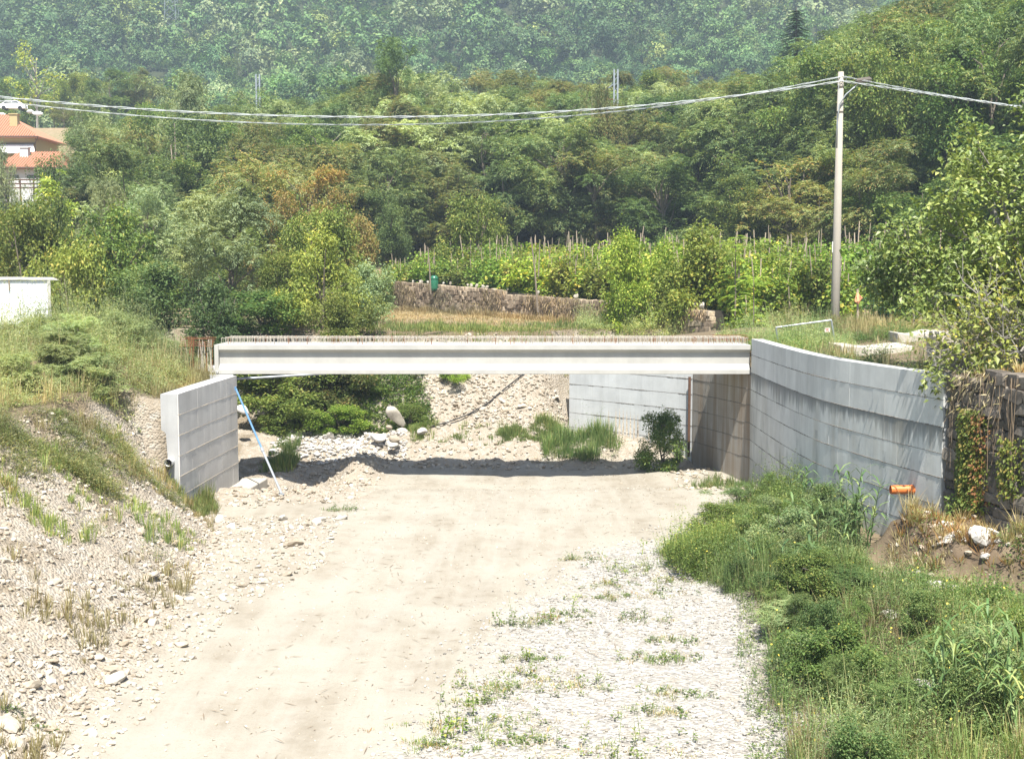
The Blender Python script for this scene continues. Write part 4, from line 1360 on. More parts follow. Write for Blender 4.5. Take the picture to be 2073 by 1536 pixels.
fit_cable((1684, 157), (700, 253), (0, 203), (AX, PY - 0.1, 0), (-36, 46.4, 0), 0.014, 'overhead_cable', 'thin twisted pale cable from the pole to the left, the lower line', 0.02)
fit_cable((1696, 165), (1850, 188), (2073, 221), (AX, PY - 0.15, 0), (46, 46, 0), 0.020, 'overhead_cable', 'thick twisted pale cable running right from the pole', 0.03)
fit_cable((1696, 155), (1850, 185), (2073, 219), (AX, PY - 0.1, 0), (46, 46.4, 0), 0.012, 'overhead_cable', 'thin twisted pale cable above the thick one right of the pole', 0.02)

# ------------------------------------------------------------------ black hose on the far bank
mb = MB()
pts = []
for px_, py_ in ((1062, 757), (1020, 790), (985, 820), (945, 842), (905, 857), (870, 866)):
    best = None
    for Y in np.arange(50.5, 58.5, 0.05):
        p = at(px_, py_, Y)
        if p[2] <= hz(p[0], Y) + 0.05:
            best = p; break
    if best is not None: pts.append((best[0], best[1] - 0.03, best[2] + 0.05))
if len(pts) > 2:
    mb.tube(pts, 0.03, 6)
    tag(mb.build('black_hose', M['black'], None, True), 'black hose hanging down the rubble bank behind the bridge', 'hose')

# boulders behind the bridge
def boulder(px, py, Y, sx, sz, label, mat='stone', lean=0.0, seed=3):
    V, Fs = rough_stone(seed, ICO2, 1.0, 1.0, 0.05)
    V = V / np.abs(V).max(0)
    o = link('boulder', mesh_np('boulder', V, Fs, M[mat], True))
    p = at(px, py, Y)
    o.location = p; o.scale = (sx, sx * 0.8, sz); o.rotation_euler = (0, lean, 0.4)
    return tag(o, label, 'boulder', 'boulders behind the bridge')
boulder(803, 843, 51.6, 0.27, 0.60, 'tall tan boulder leaning on the bank under the bridge', 'stone', -0.85, 5)
boulder(787, 866, 51.2, 0.16, 0.13, 'small round boulder at the foot of the tall tan boulder', 'stone', 0, 8)
boulder(768, 885, 50.3, 0.39, 0.20, 'wide white boulder among the cobbles under the bridge', 'white_stone', 0.2, 11)
boulder(800, 889, 50.1, 0.27, 0.17, 'pale boulder right of the wide white one', 'stone', 0, 14)
boulder(797, 900, 49.7, 0.26, 0.10, 'flat grey boulder in front of the pale one', 'stone', 0, 15)
boulder(492, 832, 50.6, 0.36, 0.26, 'white boulder beside the left wall under the girder', 'white_stone', 0.3, 17)
boulder(855, 874, 51.0, 0.24, 0.19, 'pale boulder at the lower end of the black hose', 'white_stone', 0, 21)

# white rocks on the mound at the right
for i, (px, py, Y, s) in enumerate([(1935, 1062, 26.9, .14), (1975, 1072, 26.5, .16), (1985, 1084, 26.3, .19), (2012, 1078, 26.4, .12), (1957, 1071, 26.5, .08), (1920, 1047, 27.5, .13), (2025, 1090, 26.2, .1), (1995, 1098, 26.0, .08), (1870, 1040, 28.2, .12), (1850, 1100, 26.6, .1), (1900, 1160, 25.4, .16), (1930, 1150, 25.4, .13), (1885, 1175, 25.2, .12), (1870, 1245, 23.6, .2), (1800, 1240, 23.8, .13), (1865, 1455, 19.9, .14), (1620, 1310, 24.4, .18), (1640, 1322, 24.0, .12)]):
    p = at(px, py, Y)
    o = stone_obj('rock', p[0], p[1], s * 1.45, M['white_stone'] if i not in (5,) else M['gravel'], ground, sink=0.35)

# ------------------------------------------------------------------ hut on the left
hy = 51.0
hl, hr = at(-150, 566, hy)[0], at(98, 566, hy)[0]
ht = at(50, 566, hy)[2]; hb = hz(-20, hy)
root = empty('shed', (hr, hy, hb), R(25)); tag(root, 'white sheeted shed with a flat grey roof at the left edge', 'shed')
W = hr - hl; HH = ht - hb
for c in range(5):
    for r in range(2):
        mb = MB(); n = 14; w = W / 5; z0, z1 = (0, HH * 0.47) if r == 0 else (HH * 0.47 + 0.012, HH - 0.05)
        V = []
        for i in range(n + 1):
            u = -W + c * w + 0.006 + (w - 0.012) * i / n
            yy = 0.008 * math.sin(i * math.pi * 0.9) + (0.0 if r == 0 else -0.014)
            V += [(u, yy, z0), (u, yy, z1), (u, yy + 0.02, z1), (u, yy + 0.02, z0)]
        Fs = []
        for i in range(n):
            k = i * 4
            Fs += [(k, k + 4, k + 5, k + 1), (k + 1, k + 5, k + 6, k + 2), (k + 2, k + 6, k + 7, k + 3), (k + 3, k + 7, k + 4, k)]
        Fs += [(0, 1, 2, 3), (n * 4, n * 4 + 3, n * 4 + 2, n * 4 + 1)]
        mb.add(V, Fs); mb.build('wall_panel', M['white_sheet'], root)
mb = MB(); mb.box((0.03, 1.5, HH / 2), (0.04, 3.0, HH)); mb.build('side_wall', M['roof_sheet'], root)
mb = MB(); mb.box((0.0, -0.05, HH / 2), (0.13, 0.10, HH)); mb.build('corner_post', M['roof_sheet'], root)
mb = MB(); mb.box((-W + 0.9 * W * 0.78, -0.05, HH - 0.2), (0.06, 0.05, 0.5)); mb.build('bracket', M['wood'], root)
for c in range(5):
    mb = MB()
    x0 = -W + c * (W + 0.35) / 5
    mb.box((x0 + (W + 0.35) / 10, 1.66, HH + 0.03 + 0.012 * (c % 2)), ((W + 0.35) / 5 + 0.05, 3.5, 0.05), M=Matrix.Rotation(0.02, 3, 'X')); mb.build('roof_sheet', M['roof_sheet'], root)
mb = MB(); mb.box((-W / 2 + 0.15, -0.03, HH + 0.0), (W + 0.5, 0.10, 0.06)); mb.build('roof_batten', M['wood'], root)

# ------------------------------------------------------------------ houses on the left slope
def house(px_r, eave_py, ridge_py, Y, wid, dep, wallh, mat, label, ridge_in, chim, awn=None):
    e = at(px_r, eave_py, Y)
    xr, ze = e[0], e[2]
    rh = at(px_r, ridge_py, Y + dep / 2)[2] - ze
    g = ze - wallh
    root = empty('house', (xr, Y, g)); tag(root, label, 'house')
    o_ = 0.75
    def P(x, y, z): return (x, y, z)
    mb = MB(); mb.box((-wid / 2 - o_, dep / 2, wallh / 2 - 1.0), (wid - 0.2, dep - 0.6, wallh + 2.0)); mb.build('wall', mat, root)
    rf = MB()
    A, B, Cc, D = (-wid - o_, -o_, wallh), (0, -o_, wallh), (0, dep + o_, wallh), (-wid - o_, dep + o_, wallh)
    R0, R1 = (-wid - o_ + ridge_in, dep / 2, wallh + rh), (-ridge_in, dep / 2, wallh + rh)
    lowz = lambda p: (p[0], p[1], p[2] - 0.14)
    V = [A, B, Cc, D, R0, R1, lowz(A), lowz(B), lowz(Cc), lowz(D)]
    rf.add(V, [(0, 1, 5, 4), (1, 2, 5), (2, 3, 4, 5), (3, 0, 4), (0, 6, 7, 1), (1, 7, 8, 2), (2, 8, 9, 3), (3, 9, 6, 0), (6, 9, 8, 7)])
    roof = rf.build('roof', M['tile'], root)
    # tile courses: rows of half-round covers
    tl = MB()
    nrow = int(wid / 0.32)
    for i in range(nrow):
        xx = -wid - o_ + 0.2 + (wid + o_ - 0.4) * i / nrow
        tmax = 1.0
        if xx > -ridge_in: tmax = -xx / ridge_in
        if xx < -wid - o_ + ridge_in: tmax = (xx + wid + o_) / ridge_in
        if tmax < 0.08: continue
        a = np.array([xx, -o_ - 0.03, wallh + 0.03]); b = np.array([xx, -o_ + (dep / 2 + o_) * tmax, wallh + rh * tmax + 0.03])
        tl.tube([a, b], 0.085, 5)
    o = tl.build('tiles', M['tile'], roof); o['kind'] = 'stuff'
    mb = MB(); mb.tube([(-wid - o_, -o_ - 0.08, wallh - 0.06), (0.05, -o_ - 0.08, wallh - 0.06)], 0.10, 6); mb.build('gutter', M['gutter'], root)
    mb = MB(); mb.tube([(-0.0, -o_ - 0.05, wallh - 0.1), (-o_, 0.2, wallh - 0.9), (-o_, 0.2, 0)], 0.06, 6); mb.build('downpipe', M['gutter'], root)
    for cx, cy, ch, cm in chim:
        t = (cy + o_) / (dep / 2 + o_)
        mb = MB(); mb.box((cx, cy, wallh + rh * t + ch / 2 - 0.2), (1.0, 0.8, ch)); mb.box((cx, cy, wallh + rh * t + ch - 0.1), (1.25, 1.0, 0.14)); mb.build('chimney', cm, roof)
    return root, xr, Y, g

hs, hx, hyy, hg = house(81, 277, 233, 158, 13, 9, 8.0, M['yellow_wall'], 'yellow house with a tiled hip roof and white awning, far left', 6.0, [(-4.0, 1.9, 1.5, M['yellow_wall'])])
# windows and awning of the yellow house
for k in range(4):
    f = MB(); f.box((-2.6 - 2.6 * k, 0.27, 6.5), (1.3, 0.08, 1.5)); fo = f.build('window', M['white_wall'], hs)
    f = MB(); f.box((-2.6 - 2.6 * k, 0.21, 6.5), (1.05, 0.06, 1.25)); f.build('pane', M['glass'], fo)
for k in range(3):
    mb = MB(); x1 = -1.0 - 4.05 * k; x0 = x1 - 3.95
    mb.add([(x0, 0.2, 7.05), (x1, 0.2, 7.05), (x1 + 0.9 * (k == 0), -1.6, 5.9), (x0, -1.6, 5.9), (x0, 0.2, 7.0), (x1, 0.2, 7.0), (x1 + 0.9 * (k == 0), -1.6, 5.72), (x0, -1.6, 5.72)],
           [(0, 1, 2, 3), (7, 6, 5, 4), (0, 3, 7, 4), (1, 5, 6, 2), (3, 2, 6, 7), (0, 4, 5, 1)])
    mb.build('awning', M['awning'], hs)
mb = MB(); mb.box((-6.9, 0.15, 7.15), (12.2, 0.2, 0.16)); mb.build('awning_box', M['dark_metal'], hs)
h2, hx, hyy, hg = house(128, 340, 308, 147, 7.4, 7.5, 3.2, M['white_wall'], 'low white house with a terracotta roof below the yellow one', 1.4, [(-5.6, 2.6, 1.1, M['white_wall'])])
for k in range(3):
    f = MB(); f.box((-1.9 - 2.1 * k, 0.27, 1.7), (1.1, 0.08, 1.3)); fo = f.build('window', M['gutter'], h2)
    f = MB(); f.box((-1.9 - 2.1 * k, 0.21, 1.7), (0.9, 0.06, 1.1)); f.build('pane', M['glass'], fo)
mb = MB(); mb.box((-6.5, -0.9, -0.6), (9, 1.8, 0.3)); mb.build('porch_slab', M['white_wall'], h2)
# low white wall and dark rail fence before the houses
wy = 139
a, b = at(-60, 372, wy), at(120, 372, wy)
mb = MB(); mb.box(((a[0] + b[0]) / 2, wy + 0.4, a[2] - 1.6), (b[0] - a[0], 0.3, 4.4))
tag(mb.build('garden_wall', M['white_wall']), 'low white garden wall below the white house', 'garden wall')
def rail_fence(px0, px1, py, Y, label, mat, n, hgt=1.2):
    a, b = at(px0, py, Y), at(px1, py, Y)
    root = empty('rail_fence', (a[0], Y, a[2] - hgt)); tag(root, label, 'fence')
    w = b[0] - a[0]
    for i in range(n + 1):
        mb = MB(); mb.box((w * i / n, 0.06, hgt / 2 - 1.0), (0.14, 0.12, hgt + 2.0)); mb.build('post', mat, root)
    for k in range(3):
        mb = MB(); mb.box((w / 2, 0, hgt - 0.12 - 0.45 * k), (w + 0.3, 0.07, 0.17)); mb.build('rail', mat, root)
    return root
rail_fence(-70, 95, 362, 137.5, 'dark wooden rail fence in front of the houses', M['wood_dark'], 6)
rail_fence(143, 168, 368, 126, 'short brown rail fence section between shrubs right of the houses', M['wood'], 1)

# white car and debris above the houses
cY = 196
c0 = at(27, 224, cY)
root = empty('parked_car', (c0[0], cY, c0[2]), 0.12); tag(root, 'white hatchback parked on the slope above the yellow house', 'car')
prof = [(-2.0, 0.35), (-1.98, 0.85), (-1.55, 0.95), (-0.95, 1.42), (0.75, 1.45), (1.55, 1.0), (1.95, 0.9), (2.0, 0.35)]
mb = MB(); n = len(prof)
V = [(x_, -0.8, z_) for x_, z_ in prof] + [(x_, 0.8, z_) for x_, z_ in prof]
mb.add(V, [(i, (i + 1) % n, n + (i + 1) % n, n + i) for i in range(n)] + [tuple(range(n)), tuple(range(2 * n - 1, n - 1, -1))]); bevel(mb.build('body', M['car'], root), 0.06, 2)
for a, b in ((-0.9, -0.05), (0.03, 0.85)):
    mb = MB(); mb.add([(a - 0.35 * (a < -.5), -0.815, 0.98), (b + 0.35 * (b > .5), -0.815, 0.98), (b, -0.805, 1.36), (a, -0.805, 1.36)], [(0, 1, 2, 3)])
    mb.build('side_window', M['glass'], root)
for sx in (-1.25, 1.25):
    for sy in (-0.75, 0.75):
        mb = MB(); mb.tube([(sx, sy - 0.1, 0.32), (sx, sy + 0.1, 0.32)], 0.32, 14); mb.build('wheel', M['tyre'], root)
for i, (px, py, s, lab, mt) in enumerate(((62, 226, 0.5, 'pale sack lying right of the parked car', 'white_wall'), (76, 230, 0.6, 'white bundle at the right end of the debris row', 'awning'), (18, 237, 0.5, 'blue-grey tarpaulin heap below the parked car', 'blue_steel'), (6, 232, 0.5, 'white lump left under the parked car', 'awning'))):
    p = at(px, py, cY - 4)
    V, Fs = rough_stone(60 + i, ICO1, 0.6, 1.5, 0.05)
    o = link('debris_bundle', mesh_np('debris_bundle', V, Fs, M[mt], True)); o.location = p; o.scale = (s, s, s)
    tag(o, lab, 'bundle')

# ------------------------------------------------------------------ railway masts and far pylon
def mast(px, py, Y, label, brackets):
    t = at(px, py, Y); g = hz(t[0], Y); Hm = t[2] - g
    root = empty('catenary_mast', (t[0], Y, g)); tag(root, label, 'railway mast', 'grey railway masts above the trees')
    for s in (-0.21, 0.21):
        mb = MB(); mb.box((s, 0, Hm / 2), (0.17, 0.3, Hm)); mb.build('upright', M['steel'], root)
    mb = MB(); n = int(Hm / 0.6)
    for i in range(n): mb.bar((-0.15, 0.0, 0.6 * i + 0.1), (0.15, 0.0, 0.6 * i + 0.5), 0.05)
    mb.build('lacing', M['steel'], root)
    if brackets:
        mb = MB(); mb.tube([(-0.1, 0, Hm - 1.5), (-2.1, 0, Hm - 3.1)], 0.06, 6); mb.build('strut', M['steel'], root)
        mb = MB(); mb.tube([(-0.1, 0, Hm - 3.4), (-2.3, 0, Hm - 3.35)], 0.06, 6); mb.build('arm', M['rebar'], root)
    return root
mast(522, 151, 150, 'grey railway mast showing above the trees at left', False)
mast(1247, 141, 140, 'grey railway mast with a bracket arm above the middle trees', True)
t = at(345, -60, 400)
root = empty('lattice_pylon', (t[0], 400, hz(t[0], 400))); tag(root, 'faint lattice power pylon on the wooded hill', 'pylon')
Hp = 42.0
for sx in (-1, 1):
    for sy in (-1, 1):
        mb = MB(); mb.bar((sx * 2.2, sy * 2.2, 0), (sx * 0.9, sy * 0.9, Hp), 0.13); mb.build('leg', M['steel'], root)
mb = MB()
n = 16
for i in range(n):
    a, b = i / n, (i + 1) / n
    wa, wb = 2.2 - 1.3 * a, 2.2 - 1.3 * b
    for sy in (-1, 1):
        mb.bar((-wa, sy * wa, Hp * a), (wb, sy * wb, Hp * b), 0.07); mb.bar((wa, sy * wa, Hp * a), (-wb, sy * wb, Hp * b), 0.07)
        mb.bar((sy * wa, -wa, Hp * a), (sy * wb, wb, Hp * b), 0.07)
mb.build('bracing', M['steel'], root)
for zz in (30, 36, 41):
    mb = MB(); mb.bar((-4.5, 0, zz), (4.5, 0, zz), 0.3, 0.35); mb.build('cross_arm', M['steel'], root)


def where(px):
    for lim, t in ((170, 'below the houses'), (300, 'right of the houses'), (470, 'under the left end of the cables'), (600, 'below the left railway mast'), (740, 'above the rusty orange tree'), (880, 'above the vineyard left end'),
                   (1010, 'above the green barrel'), (1150, 'above the middle of the vineyard'), (1300, 'below the right railway mast'), (1440, 'above the leafy vineyard corner'), (1570, 'left of the fir'),
                   (1660, 'below the fir'), (1760, 'behind the lamp pole'), (1880, 'just right of the lamp pole'), (3000, 'above the fig tree')):
        if px < lim: return t
def tier(top):
    for lim, t in ((60, 'reaching the top edge'), (150, 'topping the wood'), (235, 'level with the cables'), (330, 'midway up'), (3000, 'in the front line')):
        if top < lim: return t
# ------------------------------------------------------------------ trees: hill
hill_lab = {'f_hill': 'rounded green tree on the hazy hillside', 'f_hillpale': 'paler grey-green tree on the hazy hillside'}
hg_ = 'trees covering the far hillside'
pts = []
gy = 262.0
while gy < 520:
    st = 8.2 + 0.008 * (gy - 262)
    gx_ = -0.47 * gy - 10
    while gx_ < 0.47 * gy + 10:
        pts.append((gx_ + rnd.uniform(-2.6, 2.6), gy + rnd.uniform(-2.6, 2.6)))
        gx_ += st
    gy += st * 0.95
P = np.array(pts)
Z = h(P[:, 0], P[:, 1])
pxs = CX + F_PX * P[:, 0] / P[:, 1]
tops = np.array([proj((a, b, c + 9))[1] for (a, b), c in zip(P, Z)])
skx = [-200, 0, 100, 200, 330, 430, 560, 700, 790, 950, 1050, 1130, 1280, 1400, 1500, 1580, 1700, 1760, 2300]
sky_ = [240, 240, 215, 215, 190, 215, 210, 190, 150, 140, 170, 160, 120, 150, 150, 130, 60, 0, 0]
vis = (tops < np.interp(pxs, skx, sky_) + 45) & (tops > -75)
P, Z, tops = P[vis], Z[vis], tops[vis]
order = np.argsort(P[:, 1])
P, Z = P[order], Z[order]
hillv = {}
HT = ('f_hill', 'f_hillpale', 'f_hilldark', 'f_hillyellow')
for mat in HT:
    for v in range(4):
        c, tr, _, _ = tree_meshes('hilltree', v, mat)
        hillv[(mat, v)] = c
def hwhere(px, py):
    t = next(t for lim, t in ((200, 'above the sparse yellow tree'), (440, 'around the pylon'), (640, 'above the left railway mast'), (830, 'left of the tall dark tree top'), (1050, 'above the tall dark tree top'), (1170, 'left of the right railway mast'), (1350, 'above the right railway mast'), (1560, 'left of the fir'), (1700, 'around the fir'), (9000, 'right of the fir')) if px < lim)
    return t + (', high' if py < 45 else (', halfway' if py < 120 else ', low'))
rest_parts = {q: [] for q in HT}
lowV = {}
for v in range(3):
    rng = np.random.default_rng(900 + v)
    C, Rr = crown_clumps(rng, 10, 10, 1.0, 20, 2.0, 'round')
    lowV[v] = clump_leaves(rng, C, Rr, 600, 0.95, 0.75, 'leaf', centre=(0, 0, 3.5))
pale = fbm(P[:, 0] * 0.02 + 3, P[:, 1] * 0.02, 3)
for i, ((a, b), z_) in enumerate(zip(P, Z)):
    s = rnd.uniform(0.7, 1.4); q_ = pale[i] + rnd.uniform(-.35, .35); mat = 'f_hillpale' if q_ > 0.20 else ('f_hilldark' if q_ < -0.16 else ('f_hillyellow' if rnd.random() < 0.22 else 'f_hill'))
    if i < 298:
        o = with_mat(link('hill_tree', hillv[(mat, rnd.randrange(4))]), mat)
        o.location = (a, b, z_ - 0.5); o.rotation_euler = (0, 0, rnd.uniform(0, 6.28)); o.scale = (s, s, s * rnd.uniform(0.85, 1.3))
        tag(o, '%s %s on the hill, %s' % ('broad' if s > 1.1 else ('small' if s < 0.85 else 'rounded'), {'f_hill': 'green tree', 'f_hillpale': 'pale grey-green tree', 'f_hilldark': 'dark green tree', 'f_hillyellow': 'yellow-green tree'}[mat], hwhere(CX + F_PX * a / b, proj((a, b, z_ + 9))[1])), 'tree', hg_)
    else:
        V, Fq = lowV[rnd.randrange(3)]
        an = rnd.uniform(0, 6.28); ca, sa = math.cos(an), math.sin(an)
        V2 = np.stack([V[:, 0] * ca - V[:, 1] * sa, V[:, 0] * sa + V[:, 1] * ca, V[:, 2] * rnd.uniform(.85, 1.3)], 1) * s + np.array([a, b, z_ - 0.5])
        rest_parts[mat].append((V2, Fq))
n_hill = len(P)
for mat, lst in rest_parts.items():
    if lst:
        V, Fq = merge(lst)
        tag(link('hillside_wood', mesh_np('hillside_wood', V, Fq, M[mat])), 'far mass of %s woodland high on the hill' % {'f_hill': 'green', 'f_hillpale': 'pale grey-green', 'f_hilldark': 'dark green', 'f_hillyellow': 'yellow-green'}[mat], 'woodland', kind='stuff')

# ------------------------------------------------------------------ trees: the wood behind the vineyard and the slope at left
skx2 = [-200, 0, 110, 150, 200, 260, 330, 430, 560, 700, 760, 800, 850, 950, 1050, 1130, 1200, 1280, 1340, 1400, 1500, 1560, 1640, 1700, 1760, 1900, 2300]
sky2 = [400, 400, 395, 250, 225, 225, 195, 215, 200, 170, 150, 105, 120, 120, 155, 140, 150, 85, 105, 140, 140, 150, 110, 60, 10, -30, -60]
wood_lab = {'f_robinia': 'feathery green tree in the wood behind the vineyard', 'f_green': 'fuller green tree in the wood behind the vineyard', 'f_dark': 'dark green tree in the wood behind the vineyard',
            'f_brown': 'tree with browning leaves in the wood behind the vineyard', 'f_silver': 'silvery green tree in the wood behind the vineyard'}
wg = 'trees of the wood behind the vineyard'
n_wood = 0
gy = 66.0
cands = []
while gy < 185:
    st = 4.3 + 0.018 * (gy - 70)
    gx_ = -0.45 * gy - 6
    while gx_ < 0.45 * gy + 8:
        cands.append((gx_ + rnd.uniform(-1.5, 1.5), gy + rnd.uniform(-1.5, 1.5)))
        gx_ += st
    gy += st * 0.95
for a, b in cands:
    d = float(wall_d(np.array(a), np.array(b)))
    px = CX + F_PX * a / b
    right = d > 27.5
    leftw = (px < 820 and b > 98 and d < 0) or (d >= 0 and b > 112)
    if not (right or leftw): continue
    if px < 170 and b > 110: continue
    if px < 230 and b > 150: continue
    g = hz(a, b)
    ytop = np.interp(px, skx2, sky2) + rnd.uniform(0, 45)
    if abs(px - 522) < 45 and b < 150: ytop = max(ytop, 190)
    if abs(px - 1235) < 50 and b < 140: ytop = max(ytop, 216)
    zt = at(px, ytop, b)[2]
    hmax = zt - g
    if hmax < 4.0: continue
    front = right and d < 34
    q = rnd.random()
    nv = float(fbm(np.array(a * 0.05), np.array(b * 0.05), 2))
    if px > 1560: kinds = [('robinia', 'f_robinia', 0.46), ('broad', 'f_green', 0.68), ('robinia', 'f_dark', 0.9), ('robinia', 'f_brown', 1.0)]
    elif px < 700: kinds = [('broad', 'f_green', 0.32), ('robinia', 'f_robinia', 0.58), ('willow', 'f_silver', 0.72), ('robinia', 'f_brown', 0.92), ('broad', 'f_dark', 1.0)]
    else: kinds = [('robinia', 'f_robinia', 0.44), ('robinia', 'f_silver', 0.64), ('robinia', 'f_brown', 0.8), ('broad', 'f_green', 0.92), ('robinia', 'f_dark', 1.0)]
    for kd, mt, cum in kinds:
        if q + nv * 0.25 < cum: break
    hh = min(hmax, rnd.uniform(10.5, 16.5) if px > 1500 else rnd.uniform(8.5, 13.5))
    if front: hh = min(hh, rnd.uniform(6, 10.5))
    ww = rnd.uniform(6.0, 9.2) * (0.8 + 0.2 * hh / 10)
    plant('wood_tree', kd if not (front and rnd.random() < 0.35) else 'spindly', rnd.randrange(3), mt, a, b, hh, ww, '%s %s tree %s, %s' % ('tall' if hh > 11 else ('small' if hh < 7 else 'mid-sized'), {'f_robinia': 'feathery green', 'f_green': 'full green', 'f_dark': 'dark green', 'f_brown': 'browning', 'f_silver': 'silvery'}[mt], where(px), tier(proj((a, b, g + hh))[1])), 'tree', wg)
    n_wood += 1
    if n_wood > 296: break

# undergrowth of the wood as one mass
X, Yv = scatter([(-45, 96), (-9, 96), (12, 84), (28, 60), (60, 60), (80, 150), (-45, 150)], 34000, dens=lambda a, b: ((wall_d(a, b) > 26) | ((b > 97) & (wall_d(a, b) < 2))) * np.clip((150 - b) / 70, 0.15, 1))
n = len(X)
Z = h(X, Yv, False) + G.random(n) ** 1.5 * 2.2
u = rsph(G, n)
V, Fq = leaves(np.stack([X, Yv, Z], 1), u * np.array([1, 1, 0.4]), norm(np.array([0, -0.3, 0.7]) + 0.6 * rsph(G, n)), G.uniform(0.2, 0.5, n), G.uniform(0.12, 0.26, n))
tag(link('undergrowth', mesh_np('undergrowth', V, Fq, M['f_litter'])), 'dim undergrowth covering the floor of the wood', 'undergrowth', kind='stuff')

